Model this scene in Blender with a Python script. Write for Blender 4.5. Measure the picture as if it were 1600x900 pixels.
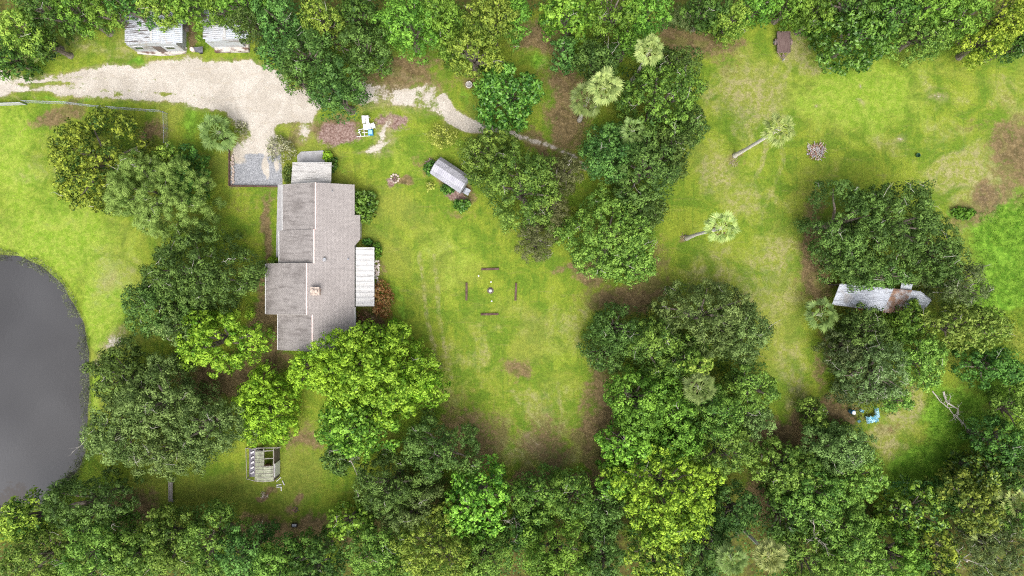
import bpy, math, random
import numpy as np
C = bpy.context.scene
for o in list(bpy.data.objects): bpy.data.objects.remove(o)
COL = C.collection
# ------------------------------------------------------------------ camera, sky, sun, exposure
H = 88.0            # camera height above the lawn
PPM = 12.0          # photo pixels (1600 wide) per metre of ground
cd = bpy.data.cameras.new('camera'); cam = bpy.data.objects.new('camera', cd); COL.objects.link(cam)
cam.location = (0, 0, H); cam.rotation_euler = (0, 0, 0)
cd.sensor_width = 36; cd.lens = 36*H/(1600/PPM); cd.clip_start = 1; cd.clip_end = 3000
C.camera = cam
SUN_EL, SUN_AZ = 62, 178     # azimuth measured clockwise from +Y
w = bpy.data.worlds.new('World'); C.world = w; w.use_nodes = True
wn = w.node_tree.nodes; sky = wn.new('ShaderNodeTexSky'); sky.sky_type = 'NISHITA'; sky.sun_disc = False
sky.sun_elevation = math.radians(SUN_EL); sky.sun_rotation = math.radians(SUN_AZ)
sky.dust_density = 6.0; sky.air_density = 1.0; sky.ozone_density = 0.6
hz = wn.new('ShaderNodeHueSaturation'); hz.inputs['Saturation'].default_value = 0.35   # thin cloud cover greys the sky
w.node_tree.links.new(sky.outputs[0], hz.inputs['Color']); 
# broken cloud: brighter and darker patches of sky
tc = wn.new('ShaderNodeTexCoord'); cn = wn.new('ShaderNodeTexNoise'); cn.inputs['Scale'].default_value = 2.6; cn.inputs['Detail'].default_value = 5; cn.inputs['Distortion'].default_value = .4
cr = wn.new('ShaderNodeMapRange'); cr.interpolation_type = 'SMOOTHSTEP'; cr.inputs[1].default_value = .36; cr.inputs[2].default_value = .64; cr.inputs[3].default_value = .55; cr.inputs[4].default_value = 1.6
cm = wn.new('ShaderNodeVectorMath'); cm.operation = 'SCALE'; wl_ = w.node_tree.links
wl_.new(tc.outputs['Generated'], cn.inputs['Vector']); wl_.new(cn.outputs['Fac'], cr.inputs[0]); wl_.new(hz.outputs[0], cm.inputs[0]); wl_.new(cr.outputs[0], cm.inputs['Scale'])
wl_.new(cm.outputs[0], wn['Background'].inputs[0]); wn['Background'].inputs[1].default_value = 0.15
sd = bpy.data.lights.new('sun', 'SUN'); sd.energy = 1.35; sd.angle = math.radians(44); sd.color = (1, 0.94, 0.85)
sun = bpy.data.objects.new('sun', sd); COL.objects.link(sun); sun.location = (40, 20, 100)
sun.rotation_euler = (math.radians(90-SUN_EL), 0, math.radians(180-SUN_AZ))
C.view_settings.view_transform = 'Standard'; C.view_settings.look = 'None'
C.view_settings.exposure = 0.66; C.view_settings.gamma = 1
C.cycles.filter_width = 1.1; C.cycles.use_denoising = False; C.cycles.use_adaptive_sampling = False; C.cycles.sampling_pattern = 'BLUE_NOISE'; C.cycles.max_bounces = 5; C.cycles.diffuse_bounces = 2; C.cycles.glossy_bounces = 2
C.cycles.transmission_bounces = 4; C.cycles.transparent_max_bounces = 6

# ------------------------------------------------------------------ helpers
def P(x, y, z=0.0):
    k = (H-z)/H/PPM
    return ((x-800)*k, (450-y)*k, z)
def vnoise(x, y, s, seed):
    r = np.random.RandomState(seed).rand(256, 256)
    u = x/s+1000.37; v = y/s+1000.71
    i = np.floor(u).astype(int); j = np.floor(v).astype(int); fu = u-i; fv = v-j
    fu = fu*fu*(3-2*fu); fv = fv*fv*(3-2*fv)
    i0 = i % 256; i1 = (i+1) % 256; j0 = j % 256; j1 = (j+1) % 256
    return (r[i0, j0]*(1-fu)+r[i1, j0]*fu)*(1-fv)+(r[i0, j1]*(1-fu)+r[i1, j1]*fu)*fv
def fbm(x, y, s, seed, n=4):
    t = 0; a = 1; tot = 0
    for k in range(n):
        t = t+a*vnoise(x, y, s/2**k, seed+k); tot += a; a *= 0.55
    return t/tot
def seg_dist(px, py, poly, closed=True):
    d = np.full(px.shape, 1e9); n = len(poly); inside = np.zeros(px.shape, bool)
    for i in range(n if closed else n-1):
        ax, ay = poly[i]; bx, by = poly[(i+1) % n]
        dx, dy = bx-ax, by-ay; L = dx*dx+dy*dy+1e-9
        t = np.clip(((px-ax)*dx+(py-ay)*dy)/L, 0, 1)
        d = np.minimum(d, np.hypot(px-ax-t*dx, py-ay-t*dy))
        if closed:
            c = ((ay > py) != (by > py)) & (px < (bx-ax)*(py-ay)/(by-ay+1e-12)+ax); inside ^= c
    return np.where(inside, d, -d) if closed else d
def sstep(a, b, x):
    t = np.clip((x-a)/(b-a), 0, 1); return t*t*(3-2*t)

def new_mat(name):
    m = bpy.data.materials.new(name); m.use_nodes = True
    nt = m.node_tree; return m, nt, nt.nodes['Principled BSDF']
def N(nt, t, **kw):
    n = nt.nodes.new(t)
    for k, v in kw.items(): setattr(n, k, v)
    return n
def setin(n, **kw):
    for k, v in kw.items(): n.inputs[k.replace('_', ' ')].default_value = v
def noise(nt, scale, detail=4, vec=None, rough=.55, dist=0):
    n = N(nt, 'ShaderNodeTexNoise'); n.inputs['Scale'].default_value = scale; n.inputs['Detail'].default_value = detail
    n.inputs['Roughness'].default_value = rough; n.inputs['Distortion'].default_value = dist
    if vec is not None: nt.links.new(vec, n.inputs['Vector'])
    return n.outputs['Fac']
def maprange(nt, val, a, b, c=0, d=1):
    n = N(nt, 'ShaderNodeMapRange'); n.interpolation_type = 'SMOOTHSTEP'
    nt.links.new(val, n.inputs[0]); n.inputs[1].default_value = a; n.inputs[2].default_value = b
    n.inputs[3].default_value = c; n.inputs[4].default_value = d; return n.outputs[0]
def mix(nt, fac, a, b, mode='MIX'):
    n = N(nt, 'ShaderNodeMix', data_type='RGBA', blend_type=mode)
    if isinstance(fac, (int, float)): n.inputs[0].default_value = fac
    else: nt.links.new(fac, n.inputs[0])
    for i, v in ((6, a), (7, b)):
        if isinstance(v, tuple): n.inputs[i].default_value = (*v[:3], 1)
        else: nt.links.new(v, n.inputs[i])
    return n.outputs[2]
def math_(nt, op, a, b=None):
    n = N(nt, 'ShaderNodeMath', operation=op)
    for i, v in ((0, a), (1, b)):
        if v is None: continue
        if isinstance(v, (int, float)): n.inputs[i].default_value = v
        else: nt.links.new(v, n.inputs[i])
    return n.outputs[0]
def coords(nt, scale=(1, 1, 1), rot=0):
    g = N(nt, 'ShaderNodeNewGeometry'); mp = N(nt, 'ShaderNodeMapping')
    mp.inputs['Scale'].default_value = scale; mp.inputs['Rotation'].default_value = (0, 0, rot)
    nt.links.new(g.outputs['Position'], mp.inputs['Vector']); return mp.outputs[0]
def surf(name, col, col2=None, scale=3, rough=.7, metal=0, spec=.3, stretch=(1, 1, 1), rot=0, lo=.4, hi=.65, bump=0, detail=5):
    m, nt, b = new_mat(name); v = coords(nt, stretch, rot)
    if col2:
        n = noise(nt, scale, detail, v); c = mix(nt, maprange(nt, n, lo, hi), col, col2)
        fine = noise(nt, 9, 2, coords(nt)); c = mix(nt, 1.0, c, mix(nt, fine, (.8, .8, .8), (1.15, 1.15, 1.15)), 'MULTIPLY')
        nt.links.new(c, b.inputs['Base Color'])
    else: b.inputs['Base Color'].default_value = (*col, 1)
    setin(b, Roughness=rough, Metallic=metal); b.inputs['Specular IOR Level'].default_value = spec
    if bump:
        bp = N(nt, 'ShaderNodeBump'); bp.inputs['Strength'].default_value = bump; bp.inputs['Distance'].default_value = .05
        nt.links.new(noise(nt, scale*4, 3, v), bp.inputs['Height']); nt.links.new(bp.outputs[0], b.inputs['Normal'])
    return m

def tag(o, label=None, cat=None, group=None, kind=None):
    if label: o['label'] = label
    if cat: o['category'] = cat
    if group: o['group'] = group
    if kind: o['kind'] = kind
    return o
def empty(name, loc, label, cat, group=None, rz=0):
    o = bpy.data.objects.new(name, None); COL.objects.link(o); o.location = loc; o.rotation_euler = (0, 0, rz)
    o.empty_display_size = .5
    return tag(o, label, cat, group)
def np_mesh(name, V, F, attrs=None, nside=4):
    """V (n,3), F (m,nside) index arrays -> mesh"""
    me = bpy.data.meshes.new(name)
    me.vertices.add(len(V)); me.vertices.foreach_set('co', np.ascontiguousarray(V, np.float32).ravel())
    m = len(F); me.loops.add(m*nside); me.loops.foreach_set('vertex_index', np.ascontiguousarray(F, np.int32).ravel())
    me.polygons.add(m); me.polygons.foreach_set('loop_start', np.arange(0, m*nside, nside, dtype=np.int32))
    me.polygons.foreach_set('loop_total', np.full(m, nside, np.int32))
    if attrs:
        for k, (dom, typ, a) in attrs.items():
            at = me.attributes.new(k, typ, dom)
            at.data.foreach_set('value' if typ == 'FLOAT' else 'color', np.ascontiguousarray(a, np.float32).ravel())
    me.update(calc_edges=True); return me
def link(name, me, mat, parent=None, loc=None):
    o = bpy.data.objects.new(name, me); COL.objects.link(o)
    if mat is not None:
        for mm in (mat if isinstance(mat, (list, tuple)) else [mat]): me.materials.append(mm)
    if parent: o.parent = parent
    if loc: o.location = loc
    return o
class MB:
    """collects shapes in world metres and builds ONE mesh, relative to origin"""
    def __init__(s, org=(0, 0, 0)): s.v = []; s.f = []; s.m = []; s.org = org
    def poly(s, pts, mi=0):
        k = len(s.v); s.v += [tuple(p) for p in pts]; s.f.append(tuple(range(k, k+len(pts)))); s.m.append(mi)
    def solid(s, bot, top, mi=0, mtop=None):
        n = len(bot); k = len(s.v); s.v += [tuple(p) for p in bot]+[tuple(p) for p in top]
        s.f.append(tuple(range(k+n-1, k-1, -1))); s.m.append(mi)
        s.f.append(tuple(range(k+n, k+2*n))); s.m.append(mi if mtop is None else mtop)
        for i in range(n):
            j = (i+1) % n; s.f.append((k+i, k+j, k+n+j, k+n+i)); s.m.append(mi)
        return s
    def box(s, c, d, rz=0, mi=0, tilt=0):
        cx, cy, cz = c; hx, hy, hz = d[0]/2, d[1]/2, d[2]/2; ca, sa = math.cos(rz), math.sin(rz); r = []
        for z in (-hz, hz):
            for x, y in ((-hx, -hy), (hx, -hy), (hx, hy), (-hx, hy)):
                zz = z+x*math.tan(tilt)
                r.append((cx+x*ca-y*sa, cy+x*sa+y*ca, cz+zz))
        return s.solid(r[:4], r[4:], mi)
    def bar(s, p, q, w, h=None, mi=0):
        """square bar from p to q"""
        h = h or w; p = np.array(p, float); q = np.array(q, float); d = q-p; d /= np.linalg.norm(d)+1e-9
        up = np.array((0, 0, 1.)) if abs(d[2]) < .95 else np.array((1., 0, 0))
        a = np.cross(d, up); a /= np.linalg.norm(a); b = np.cross(a, d)
        ring = [a*w/2+b*h/2, -a*w/2+b*h/2, -a*w/2-b*h/2, a*w/2-b*h/2]
        return s.solid([p+r for r in ring], [q+r for r in ring], mi)
    def tube(s, pts, rad, n=6, mi=0, cap=True):
        pts = [np.array(p, float) for p in pts]; k0 = len(s.v)
        for i, p in enumerate(pts):
            d = pts[min(i+1, len(pts)-1)]-pts[max(i-1, 0)]; d /= np.linalg.norm(d)+1e-9
            up = np.array((0, 0, 1.)) if abs(d[2]) < .9 else np.array((1., 0, 0))
            a = np.cross(d, up); a /= np.linalg.norm(a); b = np.cross(a, d)
            r = rad[i] if hasattr(rad, '__len__') else rad
            for j in range(n):
                t = 2*math.pi*j/n; s.v.append(tuple(p+r*(math.cos(t)*a+math.sin(t)*b)))
        for i in range(len(pts)-1):
            for j in range(n):
                a0 = k0+i*n+j; a1 = k0+i*n+(j+1) % n; s.f.append((a0, a1, a1+n, a0+n)); s.m.append(mi)
        if cap:
            s.f.append(tuple(k0+j for j in range(n))[::-1]); s.m.append(mi)
            e = k0+(len(pts)-1)*n; s.f.append(tuple(e+j for j in range(n))); s.m.append(mi)
        return s
    def lathe(s, c, prof, n=16, mi=0):
        k0 = len(s.v)
        for r, z in prof:
            for j in range(n):
                t = 2*math.pi*j/n; s.v.append((c[0]+r*math.cos(t), c[1]+r*math.sin(t), c[2]+z))
        for i in range(len(prof)-1):
            for j in range(n):
                a0 = k0+i*n+j; a1 = k0+i*n+(j+1) % n; s.f.append((a0, a1, a1+n, a0+n)); s.m.append(mi)
        s.f.append(tuple(k0+j for j in range(n))[::-1]); s.m.append(mi)
        e = k0+(len(prof)-1)*n; s.f.append(tuple(e+j for j in range(n))); s.m.append(mi)
        return s
    def rock(s, c, r, rng, mi=0, flat=.7):
        k0 = len(s.v); ico = [(0, 0, 1)]+[(math.cos(a)*.9, math.sin(a)*.9, .35) for a in np.arange(5)*1.2566]+[(math.cos(a+.6)*.9, math.sin(a+.6)*.9, -.35) for a in np.arange(5)*1.2566]+[(0, 0, -1)]
        for p in ico:
            q = r*(rng.random()*.35+.8); s.v.append((c[0]+p[0]*q, c[1]+p[1]*q, c[2]+p[2]*q*flat))
        for i in range(5):
            j = (i+1) % 5
            for f in ((0, 1+i, 1+j), (1+i, 6+i, 1+j), (1+j, 6+i, 6+j), (6+i, 11, 6+j)):
                s.f.append(tuple(k0+x for x in f)); s.m.append(mi)
        return s
    def build(s, name, mats, parent=None, smooth=False):
        me = bpy.data.meshes.new(name); ox, oy, oz = s.org
        me.from_pydata([(x-ox, y-oy, z-oz) for x, y, z in s.v], [], s.f)
        o = link(name, me, mats, parent)
        me.polygons.foreach_set('material_index', s.m)
        if smooth: me.polygons.foreach_set('use_smooth', [True]*len(s.f))
        me.update()
        if parent is None: o.location = s.org
        return o

# ------------------------------------------------------------------ ground sheet with its patches
POND = [(0, 399), (28, 402), (62, 417), (92, 442), (112, 472), (126, 508), (133, 550), (134, 600), (133, 660), (131, 700), (118, 735), (95, 762), (62, 788), (0, 800), (-120, 800), (-230, 760), (-290, 640), (-280, 500), (-180, 405), (-80, 392)]
ROAD = [(-700, 113), (0, 113), (60, 112), (115, 106), (200, 99), (262, 92), (345, 90), (395, 94), (430, 108), (455, 135), (492, 140), (500, 165), (480, 195), (442, 205), (441, 292), (360, 290), (361, 225), (368, 205), (352, 186), (320, 172), (262, 165), (200, 156), (130, 150), (60, 147), (0, 149), (-700, 150)]
PAD = [(361, 238), (440, 236), (441, 292), (360, 290)]
TRACK = [(548, 138), (585, 150), (620, 146), (668, 152), (690, 168), (705, 182)]
TRACK2 = [(690, 155), (706, 182), (735, 197), (790, 205), (830, 217), (862, 230), (895, 243), (915, 262)]
fx = np.arange(-72, 72.01, .2); fy = np.arange(-42, 42.01, .2)
out = np.array([1, 2.5, 5, 10, 20, 40, 80, 160, 320, 700.])
gx = np.concatenate([-72-out[::-1], fx, 72+out]); gy = np.concatenate([-42-out[::-1], fy, 42+out])
GX, GY = np.meshgrid(gx, gy); px = GX*PPM+800; py = 450-GY*PPM
wx = (fbm(GX, GY, 3, 1)-.5)*26; wy = (fbm(GX, GY, 3, 9)-.5)*26
wpx, wpy = px+wx, py+wy
pond_d = seg_dist(px+wx*.3, py+wy*.3, POND)
road_d = seg_dist(wpx, wpy, ROAD); pad_d = seg_dist(px, py, PAD)
tr_d = 14+8*fbm(GX, GY, 6, 50)-seg_dist(wpx, wpy, TRACK, False)
t2_w = 5+9*sstep(790, 720, px)*sstep(670, 700, px)
tr2_d = t2_w-seg_dist(px+wx*.4, py+wy*.4, TRACK2, False)
def blobs(L, warp=1.0, seed=0):
    r = np.zeros(px.shape)
    nx = px+(fbm(GX, GY, 4, 100+seed)-.5)*60*warp; ny = py+(fbm(GX, GY, 4, 140+seed)-.5)*60*warp
    for b in L:
        x, y, a, c = b[:4]; wgt = b[4] if len(b) > 4 else 1; ang = math.radians(b[5]) if len(b) > 5 else 0
        u = (nx-x)*math.cos(ang)+(ny-y)*math.sin(ang); v = -(nx-x)*math.sin(ang)+(ny-y)*math.cos(ang)
        r = np.maximum(r, wgt*np.exp(-((u/a)**2+(v/c)**2)**1.1*.9))
    return r
DIRT_SHADE = [(850, 55, 60, 35, 1), (890, 165, 45, 85, 1.1), (1085, 58, 75, 28, 1, 10), (1140, 70, 22, 14, .8), (640, 105, 75, 35, 1), (575, 125, 35, 30, .8), (530, 205, 38, 24, 1), (95, 187, 50, 14, .9, -10), (235, 200, 30, 22, .8),  # brown soil; some patches also paint in the shade beside trees
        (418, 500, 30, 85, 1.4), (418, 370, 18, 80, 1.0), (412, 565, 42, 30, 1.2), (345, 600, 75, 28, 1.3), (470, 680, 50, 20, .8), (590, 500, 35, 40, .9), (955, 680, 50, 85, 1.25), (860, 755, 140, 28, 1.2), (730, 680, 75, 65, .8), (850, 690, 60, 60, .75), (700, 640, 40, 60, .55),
        (1235, 688, 75, 38, 1.3), (1190, 775, 45, 30, 1.1), (1280, 400, 30, 100, 1.0), (1540, 315, 55, 28, .9, -30), (1590, 250, 45, 85, .95), (1550, 190, 60, 25, .5, -20), (205, 795, 55, 35, 1), (440, 832, 170, 24, 1.0), (712, 303, 32, 18, 1.1, 30),
        (812, 572, 35, 24, .8), (985, 460, 65, 28, 1.1), (915, 425, 45, 18, .9), (700, 345, 40, 15, .5), (855, 235, 60, 14, 1, 20), (240, 150, 60, 6, .5), (20, 95, 50, 20, .7), (300, 45, 12, 25, 1.1), (340, 95, 60, 8, .6), (1025, 410, 30, 50, .6),
        (1310, 650, 60, 30, 1), (1290, 560, 18, 90, .7), (930, 600, 35, 70, .8), (800, 640, 20, 80, .25), (620, 135, 60, 20, .9), (730, 130, 40, 30, .6), (1130, 95, 30, 30, .5), (460, 690, 18, 18, .6), (460, 795, 14, 12, .9), (417, 774, 9, 9, 1), (618, 280, 12, 11, 1.2), (450, 190, 30, 14, .8), (470, 215, 18, 30, .6), (590, 400, 12, 40, .6), (400, 330, 30, 50, .3), (1150, 250, 14, 10, .7), (1072, 378, 12, 10, .7), (380, 350, 20, 60, .3), (650, 255, 12, 30, .6), (1400, 670, 20, 20, .6), (1500, 640, 40, 20, .5)]
DRY = [(1165, 150, 60, 75, .9), (1120, 270, 50, 40, .8), (1180, 310, 60, 50, .6), (1215, 420, 50, 90, .7), (1245, 600, 35, 100, .8), (1245, 75, 35, 30, 1), (1270, 100, 18, 14, 1), (1510, 280, 75, 45, 1, -20), (1418, 640, 40, 46, 1.3), (1390, 700, 40, 40, 1), (1565, 150, 60, 60, .5),
       (850, 640, 90, 60, .55), (840, 715, 90, 35, .8), (770, 540, 40, 80, .5), (720, 600, 70, 60, .4), (870, 500, 90, 50, .5), (680, 370, 30, 90, .35), (30, 150, 60, 8, .6), (130, 75, 90, 25, .7), (190, 85, 60, 16, .8), (75, 265, 35, 50, .5), (175, 440, 40, 55, .6), (620, 165, 60, 12, .8), (600, 205, 30, 22, .8), (1380, 210, 60, 16, .6), (1460, 150, 40, 40, .5), (1110, 420, 50, 50, .6), (1180, 450, 50, 60, .7), (100, 335, 60, 40, .35), (390, 270, 15, 60, .3), (540, 330, 5, 5, .1), (620, 230, 60, 10, .4), (735, 560, 40, 40, .5), (1300, 260, 60, 30, .35), (1470, 240, 60, 40, .5)]
SANDP = [(174, 528, 24, 12, .6, -40), (160, 562, 12, 14, .5), (170, 430, 22, 30, .35), (35, 275, 20, 18, .3), (650, 143, 30, 9, .8), (603, 205, 34, 9, .7, -60), (590, 228, 30, 6, .8, -15), (565, 152, 24, 14, .9), (475, 205, 14, 20, .7), (435, 225, 20, 14, .7), (745, 85, 40, 10, .0), (820, 185, 10, 6, .6), (1240, 90, 20, 10, .25), (1350, 160, 8, 4, .6), (1353, 134, 4, 4, .7), (1277, 166, 4, 4, .6), (1460, 165, 12, 8, .5), (1400, 215, 12, 8, .5), (590, 236, 24, 6, .5), (350, 100, 60, 10, .6), (1190, 110, 16, 20, .2), (1240, 80, 14, 12, .2), (680, 150, 20, 12, .7), (635, 118, 40, 7, .3), (600, 115, 20, 8, .5), (1155, 560, 10, 10, .0), (860, 640, 14, 18, .3), (835, 690, 22, 16, .4)]
LUSH = [(1575, 380, 70, 90, 1.2), (1560, 460, 70, 40, 1), (1490, 650, 55, 60, 1.2), (1450, 730, 70, 45, 1.3, -40), (1300, 545, 16, 45, .8), (1265, 45, 30, 25, 1), (840, 100, 20, 20, .8), (630, 95, 40, 15, .3), (210, 95, 35, 8, .8), (110, 155, 90, 5, .8), (300, 185, 20, 60, .6), (700, 270, 60, 40, .2), (545, 265, 12, 20, .5), (615, 470, 14, 40, .6), (1500, 330, 16, 10, 1), (620, 190, 40, 25, .5), (1570, 620, 60, 60, .8), (720, 150, 10, 30, .6), (500, 200, 10, 20, .6), (20, 790, 40, 14, .7)]
LIMEY = [(90, 380, 130, 90, .9), (160, 480, 30, 80, 1.2), (155, 640, 14, 90, 1.2), (20, 260, 60, 120, .8), (1330, 150, 130, 70, .9), (1400, 100, 120, 50, .5), (650, 240, 110, 60, .5), (700, 400, 80, 90, .5), (100, 200, 40, 20, .3), (860, 560, 60, 130, .4), (1230, 480, 60, 80, .3), (420, 800, 100, 30, -.1)]
OLIVE = [(400, 800, 150, 70, .8), (480, 740, 60, 60, .7), (330, 780, 70, 40, .8), (230, 205, 30, 40, .8), (850, 130, 70, 60, .6), (60, 155, 20, 20, .4), (300, 320, 60, 40, .4), (640, 500, 40, 80, .3)]  # olive-green patches, some of them shaded lawn painted into the grass colour
dirt_shade = blobs(DIRT_SHADE, 1, 1); dry = blobs(DRY, 1.2, 2); lush = blobs(LUSH, .8, 3); limey = blobs(LIMEY, 1.2, 4); sandp = blobs(SANDP, .8, 5); olive = blobs(OLIVE, 1, 6)
sand = np.maximum(sstep(-7, 11, road_d), .9*sstep(-5, 9, tr_d)*sstep(.38, .62, fbm(GX, GY, 2.6, 70, 5)))
sand = np.maximum(sand, .56*sstep(-8, 8, tr_d))
sand = np.maximum(sand, sstep(-4, 5, tr2_d)*(.62+.25*sstep(870, 760, px))); sand = np.maximum(sand, sandp)
# grass tongue between the wheel tracks, weedy margins
sand -= .75*blobs([(70, 129, 62, 3.2, 1), (215, 143, 60, 2.5, .45, 3), (375, 208, 12, 22, .9), (438, 205, 16, 10, .4)], .25, 7)
gravel = sstep(-2.5, 2.5, pad_d)*(1-.85*blobs([(412, 256, 7, 26, 1), (430, 258, 6, 20, .9), (372, 246, 18, 8, 1)], .5, 8))*sstep(236, 252, py+10*fbm(GX, GY, 2, 77))
mulch = blobs([(530, 207, 34, 22, 1), (610, 195, 24, 16, .8, 20), (711, 306, 20, 12, 1, 20), (590, 400, 6, 34, .4), (618, 281, 9, 9, .9), (577, 470, 12, 10, .7)], .5, 9)
TREES_LITTER = []   # filled below, before the sheet is made
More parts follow.
